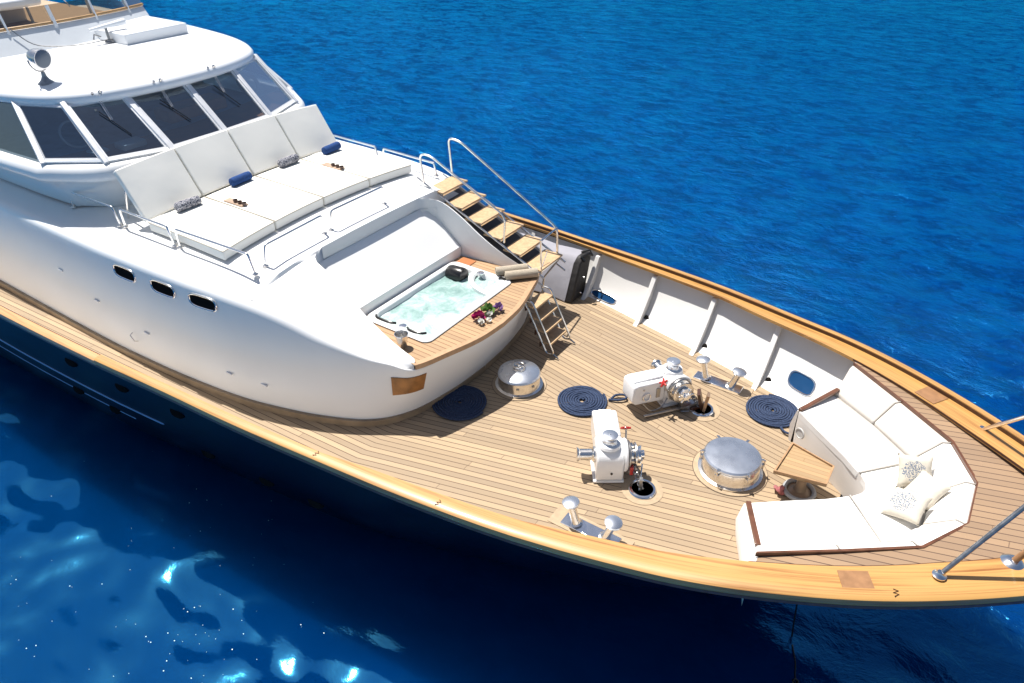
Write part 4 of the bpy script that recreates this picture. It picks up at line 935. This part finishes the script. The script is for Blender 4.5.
# ------------------------------------------------------------------ anchor windlasses
def windlass(s, label):
    C0 = Vector((-.985, s*.70, 0)); e1 = Vector((.82, -s*.572, 0)) if s > 0 else Vector((.82, .572, 0)); e2 = Vector((-.572, -.82, 0)) if s > 0 else Vector((-.572, .82, 0)); ez = Vector((0, 0, 1))
    t = thing('anchor_windlass', C0, label, 'windlass', 'anchor windlasses on the foredeck')
    P = lambda a, b_, z: C0+e1*a+e2*b_+ez*z
    # main housing: rounded profile pushed along the axle
    prof = [(-.155, .035), (-.17, .09), (-.165, .20)]+[(-.02-.15*math.cos(R_(a)), .26+.13*math.sin(R_(a))) for a in (10, 30, 50, 70, 90)]+[(.06, .388), (.13, .36), (.14, .10), (.10, .035)]
    b = MB(); b.prism([P(-.135, y, z) for y, z in [(.13, .11), (.13, .375), (.46, .388), (.505, .38), (.52, .355), (.52, .16), (.48, .13)]], e1*.25); b.build('gearbox', WPAINT, t, bevel=.02, seg=3)
    b = MB(); b.prism([P(-.15, y, z) for y, z in prof], e1*.27); b.build('gear_housing', WPAINT, t, bevel=.022, seg=3)
    b = MB(); b.box(P(-.01, .31, .392), (.13, .36, .025), Matrix((e1, e2, ez)).transposed()); b.build('housing_ridge', WPAINT, t, bevel=.008)
    b = MB(); b.box(P(-.02, -.01, .02), (.30, .30, .03), Matrix((e1, e2, ez)).transposed()); b.build('bed_plate', WPAINT, t, bevel=.008)
    b = MB(); b.lathe([(.16, -.0), (.165, .02), (.155, .035), (.07, .04)], P(.118, -.02, .25), e1, 32); b.build('end_cover', WPAINT, t)
    b = MB()
    for k in range(8):
        a = 2*math.pi*k/8; d = e2*math.cos(a)+ez*math.sin(a); b.lathe([(.011, 0), (.011, .012), (0, .014)], P(.143, -.02, .25)+d*.145, e1, 8)
    for bb_, zz in ((.20, .32), (.40, .32), (.40, .2)): b.lathe([(.010, 0), (.010, .01), (0, .012)], P(.114, bb_, zz), e1, 8)
    b.build('cover_bolts', DSTEEL, t)
    b = MB(); b.lathe([(.115, 0), (.105, .03), (.065, .035)], P(-.02, -.02, .385), ez, 28); b.build('capstan_base', WPAINT, t)
    b = MB(); b.lathe([(.078, .0), (.066, .015), (.062, .05), (.070, .07), (.075, .078), (.075, .092), (.064, .098), (.015, .098), (.012, .105), (0, .105)], P(-.02, -.02, .415), ez, 28); b.build('capstan', LIDM, t)
    # warping drum on the outer side
    b = MB(); b.lathe([(.08, 0), (.08, .02), (.056, .035), (.056, .15), (.07, .165), (.072, .178), (.03, .18)], P(-.15, -.01, .25), -e1, 28); b.build('warping_drum', STEEL, t)
    # chain wheel, clutch and nut
    b = MB(); b.lathe([(.06, 0), (.12, .0), (.125, .012), (.09, .03), (.085, .05), (.12, .066), (.125, .08), (.07, .084)], P(.162, -.02, .25), e1, 30)
    for k in range(8):
        a = 2*math.pi*k/8; d = e2*math.cos(a)+ez*math.sin(a); b.box(P(.202, -.02, .25)+d*.10, (.03, .03, .02), Matrix((d, e1, d.cross(e1))).transposed())
    b.build('chain_wheel', STEEL, t)
    b = MB(); b.lathe([(.075, 0), (.085, .01), (.085, .035), (.06, .045), (.045, .05), (.045, .075), (.025, .085), (0, .087)], P(.248, -.02, .25), e1, 24)
    for k in range(6):
        a = 2*math.pi*k/6; d = e2*math.cos(a)+ez*math.sin(a); b.tube([P(.29, -.02, .25), P(.29, -.02, .25)+d*.09], .010, 6)
    b.build('clutch', CHROME, t)
    # brake screw with red star knob
    b = MB(); b.tube([P(.17, -.17, .16), P(.17, -.02, .16), P(.17, .16, .30), P(.17, .2, .40)], .010, 8); b.torus(P(.17, -.02, .25), .135, .012, e1, 28); b.build('brake_band', DSTEEL, t)
    kc = P(.165, .20, .40); b = MB(); b.lathe([(.0, -.012), (.02, -.01), (.026, 0), (.02, .012), (0, .016)], kc, (e2+ez), 14)
    q = (e2+ez).normalized(); u = e1; v = q.cross(u)
    for k in range(5): a = 2*math.pi*k/5; b.tube([kc, kc+(u*math.cos(a)+v*math.sin(a))*.052], [.014, .011], 8)
    b.build('red_star_knob', RED, t)
    b = MB(); b.box(P(.19, -.15, .17), (.035, .05, .10), Matrix((e1, e2, ez)).transposed()); b.build('red_lever', RED, t, bevel=.008)
    for zz, bb in ((.10, -.165), (.17, -.172)): pass
    b = MB(); b.lathe([(.012, 0), (.012, .008)], P(.0, -.168, .14), -e2, 10); b.build('drain_plug', BLACK, t)
    # lifting handle, hose and pins by the gearbox
    b = MB(); b.torus(P(.125, .36, .22), .045, .006, e1, 18); b.build('hose_loop', CHROME, t)
    b = MB(); b.tube(smooth_poly([P(.13, .40, .14), P(.17, .32, .06), P(.17, .2, .07), P(.14, .1, .16)], 5), .007, 6); b.box(P(.12, .22, .24), (.012, .045, .12), Matrix((e1, e2, ez)).transposed()); b.build('hose', DSTEEL, t)
    # chain down to the spurling pipe
    H = Vector((-.60, s*.735, 0)); a0 = P(.205, -.13, .22); b = MB(); n = 9
    for k in range(n):
        p = a0.lerp(H+ez*(-.02), k/(n-1)); p.z = lerp(.20, -.02, (k/(n-1))**1.3); d = (H-a0).normalized(); ax = (d.cross(ez) if k % 2 else ez+d*.4)
        b.torus(p, .024, .007, ax, 12, 6)
    b.build('chain', DSTEEL, t)
    b = MB(); b.lathe([(.135, 0), (.135, .012), (.125, .024), (.105, .026), (.098, .015), (.098, .008)], H, seg=36); b.build('hawse_ring', CHROME, t)
    b = MB(); b.lathe([(.1, .0), (0, .0)], H+Vector((0, 0, .0085)), seg=32); b.build('hawse_hole', PIPE, t)
    b = MB(); b.lathe([(.10, 0), (.20, 0)], H+Vector((0, 0, .0045)), seg=40); b.f = b.f[:40]; b.build('teak_ring', TEAKP, t)
    if s > 0:
        b = MB(); b.box(H+Vector((-.03, .02, .10)), (.035, .12, .24), Matrix.Rotation(.35, 3, 'Z') @ Matrix.Rotation(-.3, 3, 'Y')); b.build('pipe_flap', MAHO, t)
        b = MB(); b.box(H+Vector((.035, .0, .10)), (.03, .08, .26), Matrix.Rotation(.3, 3, 'Z') @ Matrix.Rotation(.12, 3, 'Y')); b.build('chain_pawl', plain('bronze_pawl', (.35, .24, .16), .4, .6), t)
        b = MB(); b.tube([P(.20, .42, .03), P(.22, -.03, .03)], .015, 8); b.box(P(.22, -.12, .045), (.09, .2, .07), Matrix((e1, e2, ez)).transposed()); b.tube([P(.27, .0, .03), P(.30, -.08, .03), P(.26, -.1, .03)], .008, 6); b.build('clutch_bar', DSTEEL, t)
        b = MB(); b.box(P(.22, -.2, .03), (.14, .16, .05), Matrix((e1, e2, ez)).transposed()); b.build('chain_stopper', MAHO, t, bevel=.01)
    else:
        b = MB(); b.tube([P(.3, -.1, .2), P(.26, -.27, .03)], .008, 6); b.build('control_rod', CHROME, t)
        b = MB(); b.box(P(.02, .0, .0), (.01, .01, .01)); 
        b = MB(); b.box(H+Vector((-.02, -.01, .07)), (.03, .05, .15), Matrix.Rotation(.4, 3, 'Z')); b.build('chain_pawl', DSTEEL, t)
windlass(-1, 'white anchor windlass nearer the starboard rail, its gear housing pointing to port')
windlass(1, 'white anchor windlass beside the port mooring bitts, with a bar lying beside it')

# ------------------------------------------------------------------ bow sofa
t = thing('bow_sofa', (1.1, 0, 0), 'cream horseshoe sofa with brown wood edging sunk into the bow deck', 'sofa')
INN = [(.37, .76), (.62, .56), (.92, .33), (1.10, .16), (1.19, 0)]
BBT = [(.60, 1.22), (1.04, .94), (1.46, .60), (1.68, .22)]
def side_poly(pts, s): return [Vector((x, s*y, 0)) for x, y in pts]
inn_full = smooth_poly([Vector((x, y, 0)) for x, y in INN]+[Vector((x, -y, 0)) for x, y in INN[::-1][1:]], 4)
# base: front face + end panels
b = MB(); low = [Vector((p.x+.03, p.y*.97, .0)) for p in inn_full]; hi = [Vector((p.x+.004, p.y, .405)) for p in inn_full]
b.grid([low, [l.lerp(h, .5)+Vector((-.005, 0, 0)) for l, h in zip(low, hi)], hi]); b.build('front_panel', SOFAB, t, 50)
for s in (-1, 1):
    a0 = Vector((.37, s*.76, 0)); a1 = Vector((.60, s*1.22, 0)); a2 = Vector((.68, s*1.46, 0)); n_v = Vector((-.9, s*.42, 0)).normalized()
    b = MB(); b.grid([[a0, a0+n_v*.03, a1+n_v*.03, a2+n_v*.03], [a0+Vector((0, 0, .2)), a0+n_v*.06+Vector((0, 0, .2)), a1+n_v*.05+Vector((0, 0, .2)), a2+n_v*.03+Vector((0, 0, .2))], [a0+Vector((0, 0, .40)), a0+n_v*.02+Vector((0, 0, .40)), a1+n_v*.02+Vector((0, 0, .42)), a2+n_v*.01+Vector((0, 0, .5))], [a0+Vector((0, 0, .405)), a0+Vector((0, 0, .41)), a1+Vector((0, 0, .44)), a2+Vector((0, 0, .66))]])
    b.build('end_panel', SOFAB if s > 0 else SOFA, t, 60)
    b = MB(); u = (a1-a0).normalized(); nv = Vector((0, 0, .052))
    A = a0+u*.0+n_v*.012+Vector((0, 0, .41)); Bq = a1+u*.02+n_v*.012+Vector((0, 0, .47)); wv = -n_v*.045
    b.add([A, Bq, Bq+wv, A+wv, A+nv*.6, Bq+nv*.6, Bq+wv+nv*.6, A+wv+nv*.6], [(3, 2, 1, 0), (4, 5, 6, 7), (0, 1, 5, 4), (1, 2, 6, 5), (2, 3, 7, 6), (3, 0, 4, 7)]); b.build('arm_cap', WALNUT, t, bevel=.006)
sp = Vector((.42, .70, .24)); b = MB(); b.lathe([(.0, .006), (.045, .006), (.05, .012), (.058, .010), (.06, 0)], sp+Vector((-.045, .03, 0))+Vector((.08, -.09, 0)), (-.55, -.83, .05), 24); b.build('speaker', GREYD, t)
def slab(bot, top_):          # closed block between two quads/polys
    b = MB(); n = len(bot); b.add(bot+top_, [tuple(range(n))[::-1], tuple(range(n, 2*n))]+[(i, (i+1) % n, n+(i+1) % n, n+i) for i in range(n)]); return b
ZS = .42
def seatblk(poly, name='seat_cushion'):
    bot = [Vector((x, y, ZS-.10)) for x, y in poly]; tp_ = [Vector((x, y, ZS)) for x, y in poly]
    slab(bot, tp_).build(name, SOFA, t, 40, bevel=.018, seg=3)
g = .004
seatblk([(.37, .76), (.62, .56), (.92, .33), (1.085, .175), (1.46, .60), (1.04, .94), (.60, 1.22)])
seatblk([(.37, -.76), (.60, -1.22), (1.04, -.94), (1.46, -.60), (1.085, -.175), (.92, -.33), (.62, -.56)])
seatblk([(1.10, .17), (1.165, .08), (1.19, 0), (1.165, -.08), (1.10, -.17), (1.475, -.595), (1.68, -.22), (1.68, .22), (1.475, .595)])
bb = BBT+[(x, -y) for x, y in BBT[::-1]]; tt = OB+[(x, -y) for x, y in OB[::-1]]
for i in range(7):
    a, c = Vector((*bb[i], 0)), Vector((*bb[i+1], 0)); A, Cq = Vector((*tt[i], 0)), Vector((*tt[i+1], 0)); e = (c-a).normalized()*.004; E = (Cq-A).normalized()*.004
    a += e; c -= e; A += E; Cq -= E
    ins = lambda P_, q_, k: P_+(q_-P_)*k
    zt_ = .665
    A2, C2 = ins(A, a, .03), ins(Cq, c, .03)
    Am, Cm = ins(A, a, .30), ins(Cq, c, .30)
    bot = [a+Vector((0, 0, ZS-.02)), c+Vector((0, 0, ZS-.02)), C2+Vector((0, 0, ZS-.02)), A2+Vector((0, 0, ZS-.02))]
    b = MB(); pts = [a+Vector((0, 0, ZS-.02)), c+Vector((0, 0, ZS-.02)), C2+Vector((0, 0, ZS-.02)), A2+Vector((0, 0, ZS-.02)),
                     a+Vector((0, 0, ZS+.04)), c+Vector((0, 0, ZS+.04)), Cm+Vector((0, 0, zt_)), Am+Vector((0, 0, zt_)), C2+Vector((0, 0, zt_)), A2+Vector((0, 0, zt_))]
    b.add(pts, [(3, 2, 1, 0), (0, 1, 5, 4), (4, 5, 6, 7), (7, 6, 8, 9), (2, 3, 9, 8), (1, 2, 8, 6, 5), (3, 0, 4, 7, 9)])
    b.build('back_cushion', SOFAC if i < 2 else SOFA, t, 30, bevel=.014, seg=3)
b = MB(); o1 = [Vector((x, y, .655)) for x, y in tt]
cen = Vector((1.0, 0, .655)); rows = [[], [], [], []]
for i, p in enumerate(o1):
    d = Vector((p.x-.95, p.y, 0)).normalized(); rows[0].append(p-d*.012+Vector((0, 0, -.06))); rows[1].append(p-d*.012+Vector((0, 0, .036))); rows[2].append(p+d*.012+Vector((0, 0, .036))); rows[3].append(p+d*.012)
b.grid(rows); b.build('wood_edging', WALNUT, t, 20)
for pl in ([(.60, 1.20), (1.04, .925), (1.45, .59), (1.665, .215), (1.665, -.215), (1.45, -.59), (1.04, -.925), (.60, -1.20)], [(1.09, .172), (1.46, .60)], [(1.09, -.172), (1.46, -.60)]):
    MB().tube([Vector((x, y, ZS+.001)) for x, y in pl], .0065, 6).build('seam', SEAMW, t)
for i in range(1, 7):
    a, A = Vector((*bb[i], ZS+.045)), Vector((*tt[i], .668)); m_ = a.lerp(A, .70); m_.z = .668
    MB().tube([a, m_, a.lerp(A, .95)*1.0+Vector((0, 0, 0)) if False else Vector((lerp(a.x, A.x, .95), lerp(a.y, A.y, .95), .668))], .006, 6).build('seam', SEAMW, t)
# pillows
def pillow(c, sz, rx, rz, ry, label):
    b = MB(); n = 14; th = .055
    def pt(i, j, s):
        u, v = -1+2*i/n, -1+2*j/n; k = (1-u**4)*(1-v**4); pin = 1-.10*(1-abs(u))*abs(v)**3-.0
        px = u*(1-.09*(1-v*v))*sz/2; py = v*(1-.09*(1-u*u))*sz/2
        return Vector((px, py, s*th*max(0, k)**.5*(1+.08*math.sin(5*u+3*v))))
    b.grid([[pt(i, j, 1) for j in range(n+1)] for i in range(n+1)]); b.grid([[pt(i, j, -1) for j in range(n+1)] for i in range(n+1)])
    uvs = {}
    M = Matrix.Translation(c) @ Matrix.Rotation(rz, 4, 'Z') @ Matrix.Rotation(rx, 4, 'X') @ Matrix.Rotation(ry, 4, 'Y'); Mi = M.inverted()
    b.xf(M)
    def uvf(co, f): q = Mi @ co; return (q.x/sz+.5, q.y/sz+.5) if (Mi @ f.calc_center_median()).z > 0 else (3, 3)
    o = b.build('throw_pillow', PILLOWP if 'plain' in label else PILLOW, None, 80, uvf=uvf); tag(o, label, 'pillow', 'cream throw pillows on the bow sofa')
pillow((1.50, .30, .545), .30, R_(48), R_(24), 0, 'cream pillow with pale blue print leaning by the port back cushions')
pillow((1.62, .13, .53), .29, R_(36), R_(-28), R_(-6), 'plain looking cream pillow in the middle, behind the other two')
pillow((1.52, -.14, .52), .31, R_(20), R_(-8), R_(-16), 'cream pillow with dark grey coral print, nearest the starboard side')

# small teak table on a pedestal
t = thing('deck_table', (.66, 0, 0), 'small tapered teak table on a pedestal in front of the sofa', 'table')
tpz = .29; corners = [(.445, .355), (.875, .24), (.88, -.045), (.42, -.14)]
b = MB(); b.prism([(x, y, tpz) for x, y in corners], (0, 0, .022)); tab = b.build('table_top', teak('table_teak', (.42, .285, .155), seam=(.3, .17, .08), pitch=.05, seamw=.1), t, bevel=.006, uvf=lambda co, f: (co.x, co.y-.1*co.x+10))
b = MB(); cc = Vector((.65, .10, 0))
q = [Vector((x, y, tpz+.02)) for x, y in corners]; qi = [cc.lerp(Vector((p.x, p.y, 0)), .93)+Vector((0, 0, tpz+.02)) for p in q]
b.grid([[p+Vector((0, 0, 0)) for p in q], [p+Vector((0, 0, .022)) for p in q], [p+Vector((0, 0, .022)) for p in qi], [p+Vector((0, 0, .004)) for p in qi]], True); b.build('raised_edge', plain('table_edge_teak', (.38, .23, .12), .45, var=.15, scale=20), t)
b = MB(); b.lathe([(.13, .005), (.13, .03), (.10, .045), (.06, .06), (.045, .1), (.045, .24), (.07, .285)], (.66, .06, 0), seg=28); b.build('pedestal', plain('pedestal_brown', (.30, .22, .15), .4, .3, var=.2), t)
b = MB(); b.torus((.66, .05, .05), .135, .022); b.build('foot_ring', plain('grey_ring', (.33, .34, .35), .4), t)
b = MB(); b.tube([(.53, -.04, .03), (.50, -.07, .07), (.53, -.05, .11)], [.035, .03, .02], 10); b.tube([(.47, -.02, .02), (.46, -.05, .07)], .02, 8)
tag(b.build('red_cloth', plain('faded_red', (.32, .10, .10), .7, var=.4, scale=30)), 'small crumpled dark red cloth on the deck beside the table foot', 'cloth')

# ------------------------------------------------------------------ bow rail tubes
t = thing('bow_staff', (2.6, 0, .8), 'two slanting steel tubes rising from round feet on the cap rail towards the bow', 'bow staff')
def ray_pt(px, py, X):
    d = F_+RR*((px-512)/743.4)-UU*((py-341.5)/743.4); C = Vector((1.2671, -5.6856, 5.2)); return C+d*((X-C.x)/d.x)
for f0, mt in ((Vector((1.84, -1.02, .755)), DSTEEL), (Vector((1.89, 1.02, .705)), STEEL)):
    b = MB(); b.tube([f0, Vector((2.75, 0, 2.42))], .018, 12); b.build('tube', mt, t)
    b = MB(); b.lathe([(.05, 0), (.05, .008), (.03, .02), (.022, .04)], f0+Vector((0, 0, -.004)), seg=20); b.build('foot_flange', CHROME, t)
b = MB(); b.tube([(2.75, 0, 2.38), (2.80, 0, 3.2)], .02, 12); b.build('staff', STEEL, t)
t2 = thing('bow_stanchion', (2.27, -.6, .76), 'steel stanchion foot on the starboard cap rail at the right edge', 'stanchion')
b = MB(); b.lathe([(.085, 0), (.085, .01), (.06, .03), (.04, .04)], (2.27, -.60, .755), seg=24); b.build('flange', CHROME, t2)
b = MB(); b.tube([(2.27, -.60, .78), (2.42, -.56, 1.2)], .024, 12); b.build('post', INLAY, t2)  # steel post; the brown colour stands in for a reflection on it

# mooring line trailing in the water
pts = [(.62, -.55, -.6), (.68, -.62, -1.3), (.73, -.60, -1.492), (.80, -.66, -1.49), (.92, -.78, -1.49), (1.00, -.95, -1.49), (1.10, -1.05, -1.49), (1.2, -1.35, -1.49), (1.3, -1.7, -1.49)]
def wpt(px, py, z):
    d = F_+RR*((px-512)/743.4)-UU*((py-341.5)/743.4); C = Vector((1.2671, -5.6856, 5.2)); return C+d*((z-C.z)/d.z)
line = [(1.0, -.45, -.75), (1.3, -.65, -1.38)]
line = [Vector((.95, -.25, -.9))]+[Vector(p) for p in ((1.02, -.31, -1.49), (1.07, -.45, -1.49), (1.14, -.60, -1.49), (1.18, -.74, -1.49), (1.24, -.84, -1.49), (1.28, -.98, -1.49), (1.34, -1.2, -1.49))]
b = MB(); b.tube(smooth_poly(line, 5), .009, 6); b.torus((1.2, -.80, -1.485), .022, .012)
tag(b.build('mooring_line', BLACK), 'thin dark mooring line trailing from the bow into the water', 'rope')

# specks of foam floating off the starboard side
b = MB()
for k in range(110):
    px, py = rnd.uniform(5, 330), rnd.uniform(440, 680)
    if rnd.random() < .5: px, py = rnd.gauss(190, 45), rnd.gauss(640, 45)
    p = wpt(px, py, -1.496); r = rnd.choice([.0025, .0035, .0045, .007])
    b.add([p+Vector((r*math.cos(a), r*math.sin(a)*rnd.uniform(.6, 1), 0)) for a in [2*math.pi*j/7 for j in range(7)]], [tuple(range(7))])
tag(b.build('foam_specks', plain('foam_white', (.45, .6, .68), .5), merge=False), 'tiny white foam specks floating on the blue water off the starboard side', 'foam', kind='stuff')
